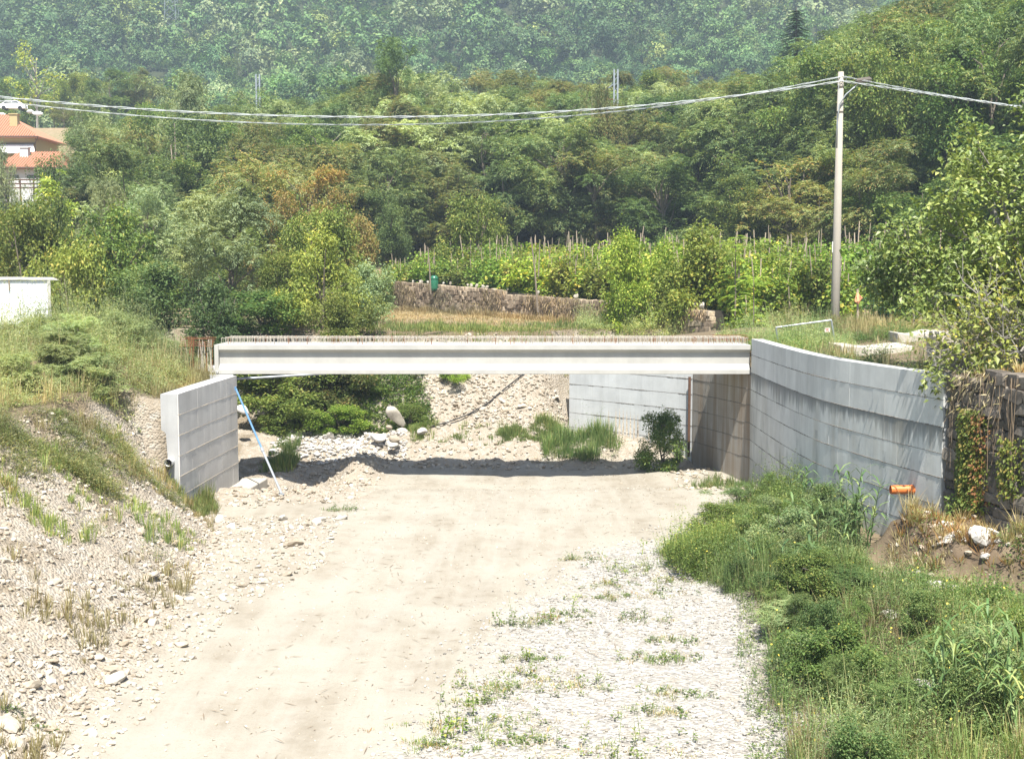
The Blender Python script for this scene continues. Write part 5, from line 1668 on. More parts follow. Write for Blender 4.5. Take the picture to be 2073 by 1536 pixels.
# distinct trees and shrubs, one by one: (name, kind, variant, material, px, Y, top, width px, label)
LIST = [
 ('willow_tree', 'willow', 0, 'f_silver', 455, 66, 372, 270, 'big rounded silvery green tree left of the vineyard'),
 ('willow_tree', 'willow', 1, 'f_silver', 370, 128, 158, 150, 'silvery topped tree below the left cables'),
 ('dark_tree', 'broad', 1, 'f_dark', 345, 117, 200, 215, 'dark broad-leaved tree under the left cables'),
 ('grey_green_tree', 'willow', 2, 'f_silver', 192, 130, 215, 120, 'grey-green tree overhanging the low white house roof'),
 ('grey_green_tree', 'broad', 0, 'f_green', 255, 122, 300, 130, 'mid green tree between the dark tree and the white house'),
 ('poplar_tree', 'poplar', 0, 'f_yellow', 124, 84, 345, 105, 'bright yellow-green pointed tree below the houses'),
 ('poplar_tree', 'shrub', 1, 'f_yellow', 650, 60, 476, 150, 'spindly yellowing poplar behind the left half of the girder'),
 ('poplar_tree', 'shrub', 0, 'f_olive', 570, 62, 520, 110, 'thin olive poplar left of the yellowing poplar'),
 ('orange_tree', 'broad', 2, 'f_orange', 618, 92, 348, 175, 'rusty orange leaved tree above the vineyard left end'),
 ('orange_tree', 'shrub', 0, 'f_orange', 722, 90, 452, 110, 'low orange and yellow shrub at the left end of the vineyard'),
 ('feathery_tree', 'willow', 1, 'f_silver', 212, 80, 366, 120, 'pale feathery tree right of the yellow-green one'),
 ('feathery_tree', 'robinia', 0, 'f_silver', 300, 88, 372, 150, 'pale feathery tree between two green shrubs at left'),
 ('green_shrub', 'shrub', 1, 'f_green', 255, 66, 432, 190, 'rounded green shrub left of the silvery tree'),
 ('green_shrub', 'shrub', 2, 'f_green', 40, 70, 430, 190, 'green shrub above the white shed'),
 ('green_shrub', 'shrub', 0, 'f_olive', 150, 58, 505, 170, 'yellowish fig-like shrub right of the white shed'),
 ('green_shrub', 'shrub', 2, 'f_dark', 300, 61, 540, 190, 'dark shrub behind the tall weeds on the left bank'),
 ('green_shrub', 'shrub', 0, 'f_green', 535, 60, 592, 190, 'wide green shrub behind the left girder end'),
 ('green_shrub', 'shrub', 1, 'f_dark', 440, 58, 578, 150, 'low dark shrub left of the rusty bars'),
 ('green_shrub', 'shrub', 1, 'f_silver', 738, 66, 540, 130, 'greyish shrub by the left end of the field wall'),
 ('green_shrub', 'shrub', 2, 'f_olive', 690, 57, 600, 130, 'low olive shrub at the edge of the dry field'),
 ('olive_shrub', 'shrub', 0, 'f_olive', 955, 93, 408, 140, 'yellow-olive shrub rising out of the vineyard'),
 ('olive_shrub', 'shrub', 1, 'f_olive', 1425, 61, 468, 170, 'olive feathery shrub right of the leafy vineyard corner'),
 ('leafy_tree', 'shrub', 2, 'f_bright', 1275, 62, 478, 135, 'bright leafy tree at the corner of the field wall'),
 ('dark_tree', 'broad', 2, 'f_dark', 790, 104, 395, 120, 'dark tree standing over the left end of the vineyard'),
 ('dark_tree', 'robinia', 1, 'f_dark', 800, 140, 92, 110, 'tall dark tree top against the hill, left of centre'),
 ('bare_tree', 'sparse', 0, 'f_yellow', 70, 205, 92, 110, 'sparse yellow tree with bare twigs at the upper left'),
 ('olive_tree', 'broad', 1, 'f_olive', 105, 214, 150, 75, 'olive tree under the sparse yellow tree'),
 ('olive_tree', 'broad', 0, 'f_olive', 165, 212, 148, 80, 'olive green tree in the row above the houses, second from the left'),
 ('olive_tree', 'robinia', 2, 'f_green', 222, 206, 140, 85, 'taller green tree in the row above the houses'),
 ('olive_tree', 'broad', 2, 'f_brown', 275, 210, 140, 85, 'brownish tree in the row above the houses'),
 ('olive_tree', 'broad', 0, 'f_green', 30, 216, 160, 80, 'green tree behind the parked car'),
 ('olive_tree', 'broad', 1, 'f_brown', 128, 196, 205, 60, 'small brown tree right of the parked car'),
 ('wood_tree', 'robinia', 0, 'f_robinia', 520, 143, 187, 110, 'feathery tree hiding the foot of the left railway mast'),
 ('wood_tree', 'robinia', 1, 'f_brown', 1240, 133, 214, 110, 'browning tree hiding the foot of the right railway mast'),
 ('wood_tree', 'broad', 1, 'f_brown', 1195, 128, 150, 90, 'orange-tipped tree left of the right railway mast'),
 ('garden_tree', 'shrub', 1, 'f_silver', 8, 128, 305, 60, 'small grey-green tree before the houses at the edge'),
 ('garden_tree', 'sparse', 1, 'f_green', 62, 130, 335, 40, 'thin young tree in front of the white house'),
 ('river_bush', 'shrub', 0, 'f_olive', 560, 55.0, 722, 210, 'tangled olive bush under the left half of the girder'),
 ('river_bush', 'shrub', 1, 'f_green', 505, 56.5, 715, 150, 'green bush beside the left wall under the girder'),
 ('river_bush', 'shrub', 2, 'f_brown', 660, 54.6, 735, 170, 'brownish twiggy bush under the girder'),
 ('river_bush', 'shrub', 1, 'f_green', 742, 54.6, 800, 80, 'low green bush left of the tall tan boulder'),
 ('river_bush', 'shrub', 2, 'f_olive', 610, 53.2, 800, 160, 'low olive bush above the white cobbles'),
 ('river_bush', 'shrub', 0, 'f_bright', 690, 52.6, 822, 110, 'small bright leafed bush above the white cobbles'),
 ('river_bush', 'shrub', 0, 'f_green', 1345, 47.6, 838, 105, 'dark bush at the foot of the pale wing wall'),
 ('sapling', 'shrub', 1, 'f_bright', 918, 54.6, 788, 62, 'bright green sapling on the rubble bank under the girder'),
 ('sapling', 'shrub', 2, 'f_green', 843, 55.6, 748, 58, 'green sapling at the left of the rubble bank'),
 ('sapling', 'shrub', 0, 'f_green', 828, 52.4, 818, 60, 'green sapling behind the tall tan boulder'),
]
for i, (nm, kd, v, mt, px, Y, top, wpx, lab) in enumerate(LIST):
    plant_px(nm, kd, v, mt, px, Y, top, wpx, lab, 'tree' if 'tree' in nm else ('sapling' if nm == 'sapling' else 'shrub'))
# filler shrubs between them at left
fx = []
for k in range(14):
    px = rnd.uniform(-20, 780); Y = rnd.uniform(66, 108)
    top = np.interp(px, [0, 150, 300, 520, 640, 780], [420, 400, 385, 400, 420, 470]) + rnd.uniform(0, 110)
    mt = rnd.choice(['f_green', 'f_green', 'f_olive', 'f_robinia', 'f_silver', 'f_dark', 'f_brown'])
    fx.append((px, Y, top, mt))
fl = {'f_green': 'green', 'f_olive': 'olive green', 'f_robinia': 'feathery green', 'f_silver': 'silvery', 'f_dark': 'dark green', 'f_brown': 'browning'}
for px, Y, top, mt in fx:
    plant_px('thicket_shrub', rnd.choice(['shrub', 'shrub', 'willow']), rnd.randrange(3), mt, px, Y, top, rnd.uniform(90, 170), fl[mt] + ' shrub in the thicket left of the vineyard', 'shrub', 'shrubs of the left thicket')
# shrubs along the foot of the wood behind the vines
for k in range(38):
    d = rnd.uniform(22, 30); t = rnd.uniform(-0.35, 1.25)
    a = -8.9 + 18.5 * t + WN[0] * d; b = 93 - 35 * t + WN[1] * d
    mt = rnd.choice(['f_green', 'f_robinia', 'f_brown', 'f_dark', 'f_robinia'])
    plant('wood_edge_shrub', 'shrub', rnd.randrange(3), mt, a, b, rnd.uniform(2.2, 4.6), rnd.uniform(3, 5), fl[mt] + ' shrub at the edge of the wood above the vines', 'shrub', 'shrubs at the wood edge')

# fir
def fir(px, Y, top, wpx, label):
    rng = np.random.default_rng(77)
    p = at(px, top, Y); g = hz(p[0], Y); H_ = p[2] - g; w = wpx * Y / F_PX
    vis_h = 8.5
    base = H_ - vis_h - 3
    Ps, Ds, Ns, Ls = [], [], [], []
    mb = MB(); mb.tube([(0, 0, -0.3), (0, 0, H_ * 0.6), (0, 0, H_)], [0.3, 0.18, 0.03], 7)
    lev = base
    while lev < H_ - 0.2:
        f = (H_ - lev) / (H_ - base)
        r = 0.25 + w * 1.0 * f ** 0.8
        nb = 13
        for k in range(nb):
            a = rng.uniform(0, 6.283); L_ = r * rng.uniform(0.75, 1.12)
            dv = np.array([math.cos(a), math.sin(a), -0.22])
            mb.tube([(0, 0, lev), tuple(np.array([0, 0, lev]) + dv * L_)], [0.035, 0.008], 3, cap=False)
            for q in np.linspace(0.18, 1, int(6 + 10 * f)):
                for sd in (-1, 1, 0):
                    Ps.append(np.array([0, 0, lev]) + dv * L_ * q)
                    side = np.array([-math.sin(a), math.cos(a), 0]) * sd
                    Ds.append(dv * 0.7 + side * 0.8 + np.array([0, 0, 0.10])); Ns.append(np.array([0, 0, 1.0]) + rng.normal(0, .2, 3)); Ls.append(0.22 + 0.35 * f * (1 - q * 0.5))
        lev += 0.26 + 0.20 * f
    Ps, Ds, Ns, Ls = map(np.array, (Ps, Ds, Ns, Ls))
    V, Fq = leaves(Ps, Ds, Ns, Ls, Ls * 0.42, 0.1, 0.15)
    r_ = empty('fir_tree', (p[0], Y, g)); tag(r_, label, 'tree')
    link('crown', mesh_np('crown', V, Fq, M['f_conifer']), r_); mb.build('trunk', M['bark'], r_)
fir(1613, 152, 15, 78, 'dark pointed fir rising above the wood left of the pole')

# ------------------------------------------------------------------ fig tree and bare-branched tree at the right
def branchy(name, label, x, y, limbs, leaf_n, L, W, mat, bark, r0, tipr, seed, gz=None, bare=0.3, fruit=0):
    rng = np.random.default_rng(seed)
    g = hz(x, y) if gz is None else gz
    root = empty(name, (x, y, g)); tag(root, label, 'tree')
    mb = MB(); tips = []
    for (dx, dy, dz, r) in limbs:
        end = np.array([dx, dy, dz], float)
        st = np.array([0, 0, 0.35 * rng.random()])
        m = (st + end) / 2 + np.array([0, 0, 0.12 * np.linalg.norm(end)]) + rng.normal(0, 0.12, 3)
        mb.tube([st, st * 0.5 + m * 0.5 + rng.normal(0, .06, 3), m, (m + end) / 2 + rng.normal(0, .08, 3), end], [r, r * 0.85, r * 0.65, r * 0.42, r * 0.2], 7)
        for k in range(10):
            q = rng.uniform(0.35, 1.0)
            b0_ = (m * (1 - q) + end * q) if q > 0.5 else (st * (0.5 - q) + m * (0.5 + q))
            dr = norm((end - st) * 0.25 + rng.normal(0, 1.0, 3) + np.array([0, 0, 0.35]))
            ln_ = rng.uniform(0.5, 1.25)
            t1 = b0_ + dr * ln_ * 0.55 + rng.normal(0, .06, 3); t2 = b0_ + dr * ln_ + np.array([0, 0, 0.15])
            mb.tube([b0_, t1, t2], [r * 0.26, r * 0.18, r * 0.08], 5, cap=False)
            if rng.random() > bare: tips += [t1, t2, (t1 + t2) / 2]
            for j in range(2):
                e2 = t1 + norm(dr + rng.normal(0, .8, 3)) * ln_ * 0.6
                mb.tube([t1, e2], [r * 0.14, r * 0.05], 4, cap=False)
                if rng.random() > bare: tips += [e2, (e2 + t1) / 2]
    mb.build('trunk', M[bark], root)
    T = np.array(tips)
    idx = rng.integers(0, len(T), leaf_n)
    P = T[idx] + rng.normal(0, tipr, (leaf_n, 3))
    u = rsph(rng, leaf_n)
    D = norm(u * np.array([1, 1, 0.4]) + np.array([0, 0, -0.25]))
    N = norm(np.array([0, -0.25, 0.75]) + 0.55 * rsph(rng, leaf_n))
    Ls = L * rng.uniform(0.6, 1.25, leaf_n)
    V, Fq = leaves(P, D, N, Ls, Ls * W / L, 0.12, 0.2)
    link('crown', mesh_np('crown', V, Fq, M[mat]), root)
    if fruit:
        fm = mesh_np('fruit', ICO0[0] * 0.032, ICO0[1], M['yellow_fruit'])
        for i in range(fruit):
            o = link('fruit', fm, root); o.location = T[rng.integers(0, len(T))] + rng.normal(0, 0.1, 3)
    return root
fx0, fy0 = 14.4, 33.5
branchy('fig_tree', 'large-leaved fig tree with green crown behind the dry stone wall', fx0, fy0,
        [(-3.6, -0.6, 3.2, .09), (-2.8, -1.2, 4.4, .10), (-1.6, -1.0, 5.6, .11), (-0.2, -1.2, 6.3, .12), (1.2, -0.8, 6.2, .12), (2.4, -0.6, 5.2, .1), (-3.3, -1.6, 2.0, .08), (-2.0, -2.0, 3.2, .09), (-0.6, -2.2, 4.2, .1), (0.9, -2.2, 4.6, .1), (2.2, -2.2, 3.6, .1), (-4.1, 0.2, 2.4, .07), (-1.2, 1.2, 5.6, .1), (1.0, 1.4, 6.0, .1), (-2.4, -0.4, 2.6, .08), (0.4, -2.6, 2.8, .09), (1.9, -2.4, 2.2, .09), (-0.8, -2.4, 2.2, .08)],
        21000, 0.165, 0.105, 'f_fig', 'bark_pale', 0.1, 0.2, 31, bare=0.12)
branchy('fruit_tree', 'half-bare fruit tree with pale twigs and yellow fruit leaning over the dry stone wall', 12.6, 28.6,
        [(-1.15, -0.4, 0.55, .055), (-1.4, 0.3, 1.5, .055), (-0.6, -0.8, 1.9, .06), (0.1, -0.5, 2.5, .06), (0.7, -0.4, 2.0, .06), (-0.9, -0.9, 0.2, .05), (-1.5, -0.2, 1.0, .05), (0.3, -1.1, 1.0, .05), (-0.4, -1.2, 1.1, .05), (1.2, -0.8, 1.3, .06), (-1.9, 0.3, 0.35, .045)],
        1900, 0.12, 0.07, 'f_olive', 'bark_pale', 0.06, 0.13, 33, gz=5.55, bare=0.45, fruit=34)
branchy('fig_branch_shrub', 'low leafy fig shoots hanging over the corner of the right wall', 11.25, 29.4,
        [(-0.5, -0.6, 0.2, .03), (-0.2, -0.7, 0.9, .03), (0.4, -0.7, 1.0, .03), (-0.75, -0.55, -0.15, .03), (0.1, -0.8, 0.4, .03), (-0.5, 0.2, 1.2, .03)],
        1100, 0.17, 0.11, 'f_fig', 'bark_pale', 0.03, 0.13, 35, gz=5.2, bare=0.1)

# ------------------------------------------------------------------ vineyard
vine_lib = []
for v in range(5):
    rng = np.random.default_rng(500 + v)
    C = np.array([(rng.normal(0, 0.34), rng.normal(0, 0.25), rng.uniform(0.55, 2.05)) for _ in range(13)])
    Rr = rng.uniform(0.22, 0.42, 13)
    V, Fq = clump_leaves(rng, C, Rr, 1150, 0.17, 0.15, 'leaf', 1.0, 0.35)
    n = 130
    P = np.stack([rng.normal(0, .35, n), rng.normal(0, .25, n), rng.uniform(1.9, 2.75, n)], 1)
    V2, F2 = leaves(P, rsph(rng, n) * np.array([1, 1, .5]), norm(np.array([0, -.3, .6]) + .7 * rsph(rng, n)), 0.15, 0.13)
    V, Fq = merge([(V, Fq), (V2, F2)])
    tr = MB(); tr.tube([(0, 0, -0.1), (0.05, 0.02, 0.5), (-0.03, 0, 1.0), (0.06, 0, 1.7)], [0.05, 0.042, 0.035, 0.015], 6)
    vine_lib.append((V, Fq, tr.mesh('trunk', M['bark'])))
vm = {}
for mt in ('f_vine', 'f_bright', 'f_olive'):
    for v in range(5): vm[(mt, v)] = vm.get(('f_vine', v)) or mesh_np('foliage', vine_lib[v][0], vine_lib[v][1], M[mt])
stake_m = []
for k in range(3):
    mb = MB(); mb.tube([(0, 0, -0.2), (rnd.uniform(-.03, .03), 0, 1.5), (rnd.uniform(-.08, .08), rnd.uniform(-.04, .04), 3.1)], [0.030, 0.027, 0.020], 5); stake_m.append(mb.mesh('stake', M['wood']))
vl = {'f_vine': 'green staked grape vine in the vineyard', 'f_bright': 'bright green staked grape vine in the vineyard', 'f_olive': 'yellowing staked grape vine in the vineyard'}
def vwhere(px):
    return next(t for lim, t in ((860, 'left of the green barrel'), (960, 'right of the green barrel'), (1060, 'behind the upright coping stones'), (1120, 'beside the forked post'), (1220, 'right of the forked post'), (1340, 'behind the bright leafy tree'), (1450, 'behind the olive shrub'), (1560, 'by the frond-leaved tree'), (1690, 'left of the lamp pole'), (1780, 'right of the lamp pole'), (1880, 'behind the wire fence'), (9000, 'behind the fig tree')) if px < lim)
nv_ = 0
for row in range(8):
    d = 1.6 + row * 2.4
    t = -0.12
    while t < 1.42:
        a = -8.9 + 18.5 * t + WN[0] * d + rnd.uniform(-.2, .2); b = 93 - 35 * t + WN[1] * d + rnd.uniform(-.2, .2)
        if b > 53 and nv_ < 290 and (row < 2 or rnd.random() < 0.72):
            px = CX + F_PX * a / b
            if -30 < px < 2110 and not (row == 0 and rnd.random() < 0.12) and not (1625 < px < 1860 and b < 58.2):
                mt = rnd.choice(['f_vine', 'f_vine', 'f_bright', 'f_olive'])
                v = rnd.randrange(5)
                r_ = empty('grape_vine', (a, b, hz(a, b)), rnd.uniform(0, 6.28)); r_.scale = (rnd.uniform(1.0, 1.5), rnd.uniform(1.0, 1.5), rnd.uniform(1.0, 1.45))
                tag(r_, '%s staked grape vine in %s, %s' % ({'f_vine': 'green', 'f_bright': 'bright green', 'f_olive': 'yellowing'}[mt], ('the front row', 'the second row', 'the third row', 'the middle rows', 'the middle rows', 'the back rows', 'the back rows', 'the last row')[row], vwhere(px)), 'grape vine', 'staked vines of the vineyard')
                with_mat(link('foliage', vm[(mt, v)], r_), mt); link('trunk', vine_lib[v][2], r_)
                for k in range(rnd.choice((1, 2, 2, 3))):
                    s = link('stake', stake_m[rnd.randrange(3)], r_); s.location = (rnd.uniform(-.35, .35), rnd.uniform(-.2, .2), 0); s.rotation_euler = (rnd.gauss(0, .06), rnd.gauss(0, .08), rnd.uniform(0, 6)); s.scale = (1, 1, rnd.uniform(0.85, 1.08))
                nv_ += 1
        t += (1.15 if row < 3 else 1.5) / 39.6 * rnd.uniform(0.85, 1.2)
# green barrel and tall posts at the field wall
p = at(879, 562, 86)
root = empty('water_barrel', (p[0], 86, p[2] - 0.35)); tag(root, 'dark green plastic water barrel behind the left part of the field wall', 'barrel')
mb = MB(); mb.tube([(0, 0, -0.6), (0, 0, -0.4), (0, 0, 0.25), (0, 0, 0.42), (0, 0, 0.5)], [0.26, 0.30, 0.30, 0.25, 0.12], 16); mb.build('body', M['barrel'], root, True)
mb = MB(); mb.tube([(0, 0, 0.25), (0, 0, 0.32)], 0.325, 16); mb.build('rim', M['barrel'], root)
for i, (px, py, pt_, Y, lab, ln_) in enumerate(((872, 578, 500, 84, 'slim grey vineyard post beside the green barrel', -6), (1089, 612, 480, 72, 'forked grey vineyard post behind the middle of the field wall', -14), (1850, 652, 552, 54, 'grey wooden post of the wire fence below the fig tree', 0))):
    a, b = at(px, py, Y), at(px + ln_, pt_, Y)
    mb = MB(); mb.tube([(a[0], Y, a[2] - 0.6), (a + b) / 2 + np.array([0.02, 0, 0]), b], [0.055, 0.048, 0.035], 7)
    if i == 1: mb.tube([at(px + 1, 560, Y), at(px + 4, 486, Y)], [0.04, 0.025], 6)
    tag(mb.build('fence_post', M['bark']), lab, 'post')
# post with an orange net and green wire fence right of the pole
p0, p1 = at(1737, 655, 54.2), at(1736, 585, 54.2)
mb = MB(); mb.tube([p0 - np.array([0, 0, .5]), p1], 0.05, 7)
tag(mb.build('fence_post', M['wood']), 'thin grey post with an orange net tied on it, right of the pole', 'post')
V, Fs = rough_stone(91, ICO1, 1.1, 1.0, 0.5)
o = link('orange_net', mesh_np('orange_net', V, Fs, M['rag'])); o.location = at(1738, 604, 54.05); o.scale = (0.16, 0.14, 0.19)
tag(o, 'crumpled orange net tied to the thin post', 'net')
root = empty('wire_fence', tuple(at(1745, 640, 54.6))); b0 = np.array(root.location); tag(root, 'green wire fence with an arched top right of the pole', 'fence')
mb = MB()
W_ = 105 * 54.6 / F_PX
for i in range(15):
    u = i / 14; hh = 0.72 + 0.30 * math.sin(math.pi * min(1, u * 1.6)) * (u < 0.62)
    mb.tube([(W_ * u, 0, -0.5), (W_ * u, 0, hh)], 0.006, 4)
for k in range(8): mb.tube([(0, 0, -0.3 + 0.14 * k), (W_, 0, -0.3 + 0.14 * k)], 0.005, 4)
mb.build('wire_mesh', M['green_wire'], root)
mb = MB(); mb.tube([(W_ * u, 0, 0.72 + 0.30 * math.sin(math.pi * u * 1.6)) for u in np.linspace(0, 0.625, 14)], 0.014, 5); mb.build('arch', M['green_wire'], root)

# tree-of-heaven fronds beside the pole
def frond_tree(px, Y, pts_px, label):
    x = at(px, 600, Y)[0]; g = hz(x, Y)
    root = empty('frond_tree', (x, Y, g)); tag(root, label, 'tree')
    mb = MB(); tz = at(px, pts_px, Y)[2] - g
    mb.tube([(0, 0, -.1), (0.05, 0, tz * 0.5), (0, 0, tz)], [0.05, 0.04, 0.02], 6); mb.build('trunk', M['bark'], root)
    rng = np.random.default_rng(int(px)); Vs = []
    for k in range(26):
        a = rng.uniform(0, 6.283); b = np.array([0, 0, tz * rng.uniform(0.55, 1.0)]); Lf = rng.uniform(0.7, 1.15)
        dv = np.array([math.cos(a), math.sin(a), 0.45])
        q = np.linspace(0.12, 1, 15)
        for sd in (-1, 1):
            P = b + dv[None] * q[:, None] * Lf + np.array([0, 0, -0.62])[None] * (q[:, None] ** 2) * Lf
            side = np.array([-math.sin(a), math.cos(a), 0]) * sd
            D = np.tile(side * 0.9 + dv * 0.45 + np.array([0, 0, -0.35]), (15, 1))
            Vs.append(leaves(P, D, np.tile(np.array([0, -.1, 1.0]), (15, 1)) + rng.normal(0, .1, (15, 3)), 0.22 * (1.1 - 0.5 * q), 0.065))
    V, Fq = merge(Vs); link('crown', mesh_np('crown', V, Fq, M['f_bright']), root)
frond_tree(1487, 57.5, 478, 'young tree with drooping feather-like fronds left of the pole')
frond_tree(1525, 55.5, 560, 'small frond-leaved sapling just left of the pole')

# ------------------------------------------------------------------ weeds, grasses, reeds
def weeds(name, label, X, Yv, hgt, nl, L, W, mat, rng=G, spread=0.16, up=0.5, stem=True, cat='weeds', zoff=0.0):
    """plants at X,Yv of height hgt (array); nl leaves each, one mass"""
    n = len(X)
    Z = h(X, Yv) + zoff
    hgt = hgt * (0.30 + 2.5 * np.clip(fbm(X * 0.95 + 7 * len(label), Yv * 0.95, 3) + 0.28, 0, 1) ** 1.6)
    idx = np.repeat(np.arange(n), nl)
    m = len(idx)
    t = rng.random(m) ** 0.8
    lean = rng.normal(0, 0.22, (n, 2))
    a = rng.uniform(0, 6.283, m)
    rad = spread * np.sqrt(rng.random(m)) * (1.2 - 0.7 * t)
    hh = hgt[idx]
    P = np.stack([X[idx] + lean[idx, 0] * hh * t ** 1.5 + np.cos(a) * rad, Yv[idx] + lean[idx, 1] * hh * t ** 1.5 + np.sin(a) * rad, Z[idx] + hh * t * (0.85 + 0.15 * rng.random(m))], 1)
    D = np.stack([np.cos(a), np.sin(a), up * np.ones(m) + rng.normal(0, .35, m)], 1)
    N = norm(np.stack([-np.cos(a) * .35, -np.sin(a) * .35, np.ones(m)], 1) + .5 * rsph(rng, m))
    Ls = L * rng.uniform(.55, 1.35, m) * (1.1 - 0.4 * t)
    parts = [leaves(P, D, N, Ls, Ls * W / L, 0.12, 0.12)]
    if stem:
        B = np.stack([X, Yv, Z - 0.03], 1)
        D = np.stack([lean[:, 0], lean[:, 1], np.ones(n)], 1)
        parts.append(leaves(B, D, rsph(rng, n), hgt * 1.08, 0.012, 0.1))
    V, Fq = merge(parts)
    return tag(link(name, mesh_np(name, V, Fq, M[mat])), label, cat, kind='stuff')

def grass(name, label, X, Yv, hgt, nb, mat, rng=G, spread=0.08, w=0.012, lean=0.45, cat='grass'):
    n = len(X); Z = h(X, Yv)
    hgt = hgt * (0.5 + 1.5 * np.clip(fbm(X * 1.3 + 3 * len(label), Yv * 1.3, 3) + 0.30, 0, 1))
    idx = np.repeat(np.arange(n), nb); m = len(idx)
    a = rng.uniform(0, 6.283, m); r = spread * np.sqrt(rng.random(m))
    P = np.stack([X[idx] + np.cos(a) * r, Yv[idx] + np.sin(a) * r, Z[idx] - 0.01], 1)
    D = np.stack([np.cos(a) * lean * rng.random(m), np.sin(a) * lean * rng.random(m), np.ones(m)], 1)
    V, Fq = leaves(P, D, np.stack([np.cos(a), np.sin(a), 0.3 * np.ones(m)], 1), hgt[idx] * rng.uniform(.6, 1.25, m), 1.35 * w * rng.uniform(.7, 1.4, m), 0.1, 0.12)
    return tag(link(name, mesh_np(name, V, Fq, M[mat])), label, cat, kind='stuff')

U = lambda n, a, b: G.uniform(a, b, n)
# right foreground mass
RW = [(4.2, 15.2), (10.5, 15.2), (11.6, 19.5), (10.9, 22.0), (9.8, 24.2), (8.3, 25.6), (8.2, 27.6), (8.8, 29.5), (9.2, 31.8), (8.75, 36), (8.6, 40), (7.3, 37.6), (5.6, 34.0), (3.9, 32.2), (4.5, 29.8), (5.6, 26.5), (5.3, 24.0), (4.5, 20.5)]
dn = lambda a, b: np.clip(0.75 + 1.3 * fbm(a * 0.5, b * 0.5, 3), 0.12, 1)
X, Yv = scatter(RW, 5600, dens=dn)
weeds('weeds', 'dense grey-green weeds filling the right foreground', X, Yv, U(len(X), .32, .85) * (0.75 + 0.8 * np.clip(fbm(X * .4, Yv * .4, 2) + .3, 0, 1)), 20, 0.085, 0.026, 'f_weed')
X, Yv = scatter(RW, 2400, dens=lambda a, b: np.clip(0.3 + 2.0 * fbm(a * 0.45 + 30, b * 0.45, 3), 0.02, 1))
weeds('weeds', 'paler feathery weeds among the right foreground weeds', X, Yv, U(len(X), .35, .85), 22, 0.07, 0.016, 'f_weedgrey')
RWN = [(4.0, 29.4), (6.5, 29.0), (8.8, 30.0), (8.9, 36), (8.4, 39), (6.3, 35.2), (4.2, 32.6)]
X, Yv = scatter(RWN, 2100, dens=dn)
weeds('weeds', 'bright green low weeds below the right wall', X, Yv, U(len(X), .4, .95), 24, 0.085, 0.045, 'f_green')
X, Yv = scatter(RW, 900, dens=lambda a, b: np.clip(0.2 + 2.2 * fbm(a * 0.5 + 60, b * 0.5, 3), 0.02, 1))
grass('grass', 'seed-headed grass among the right foreground weeds', X, Yv, U(len(X), .35, .8), 12, 'f_grass', w=0.010)
X, Yv = scatter(RW, 380, dens=lambda a, b: np.clip(3 * fbm(a * 0.4 + 15, b * 0.4, 2), 0, 1))
grass('dry_grass', 'dry straw tufts among the right foreground weeds', X, Yv, U(len(X), .3, .7), 16, 'f_dry', w=0.010)
X, Yv = scatter([(2.4, 30.5), (4.3, 31.5), (5.2, 27), (4.6, 24), (3.9, 19), (3.2, 17), (5, 17), (6.2, 24), (6.0, 30)], 420)
weeds('weeds', 'thin weeds straying from the right mass onto the gravel', X, Yv, U(len(X), .12, .5), 16, 0.07, 0.026, 'f_weed', spread=0.12)
X, Yv = scatter(RW, 170); Z = h(X, Yv) + U(170, .25, .8); P = np.stack([X, Yv, Z], 1)
V, Fq = leaves(P, rsph(G, 170), np.tile([0, -.4, 1.0], (170, 1)), .05, .05)
tag(link('yellow_flowers', mesh_np('yellow_flowers', V, Fq, M['yellow_fruit'])), 'tiny yellow flowers dotted over the right foreground weeds', 'flowers', kind='stuff')
X, Yv = scatter(RW, 46, dens=lambda a, b: 1.0 * ~((a > 7.5) & (b > 22.5) & (b < 29)))
for i, (a, b) in enumerate(zip(X, Yv)):
    mt = rnd.choice(['f_weed', 'f_weed', 'f_weed', 'f_green', 'f_weed', 'f_weedgrey'])
    w_ = rnd.uniform(.6, 1.9)
    plant('weed_bush', rnd.choice(['shrub', 'shrub', 'willow']), rnd.randrange(3), mt, a, b, rnd.uniform(.55, 1.05), w_, '%s %s weed bush in the right foreground, %s' % ('broad' if w_ > 1.4 else 'small', {'f_weed': 'green', 'f_green': 'bright green', 'f_weedgrey': 'pale'}[mt], 'under the right wall' if b > 30 else ('beside the earth mound' if a > 7.4 and b > 23 else ('along the gravel edge' if a < 6 else 'near the bottom right reeds' if b < 21 else 'in the middle of the weeds'))), 'weed', 'weed bushes of the right foreground')
n = 900
X, Yv = scatter(RW, n); V, Fq = leaves(np.stack([X, Yv, h(X, Yv)], 1), np.stack([G.normal(0, .3, n), G.normal(0, .3, n), np.ones(n)], 1), rsph(G, n), U(n, .4, 1.0), .012)
tag(link('dead_stems', mesh_np('dead_stems', V, Fq, M['f_dry'])), 'dead pale stems standing among the right foreground weeds', 'weeds', kind='stuff')
# mound
MO = [(8.9, 26.7), (11.4, 25.2), (13.0, 23.6), (12.6, 24.8), (11.0, 28.3), (8.9, 28.5)]
X, Yv = scatter(MO, 200)
grass('dry_grass', 'dry straw on the earth mound below the dry stone wall', X, Yv, U(len(X), .2, .5), 18, 'f_dry', w=0.010, lean=0.9)
X, Yv = scatter(MO, 130); grass('grass', 'sparse rust-brown plants on the earth mound', X, Yv, U(len(X), .12, .35), 12, 'f_rust', w=0.018, lean=1.0)
X, Yv = scatter([(8.0, 24.4), (11.3, 23.6), (11.2, 24.6), (8.9, 26.0)], 260)
weeds('weeds', 'leafy weeds in front of the earth mound', X, Yv, U(len(X), .3, .7), 22, 0.085, 0.045, 'f_green')

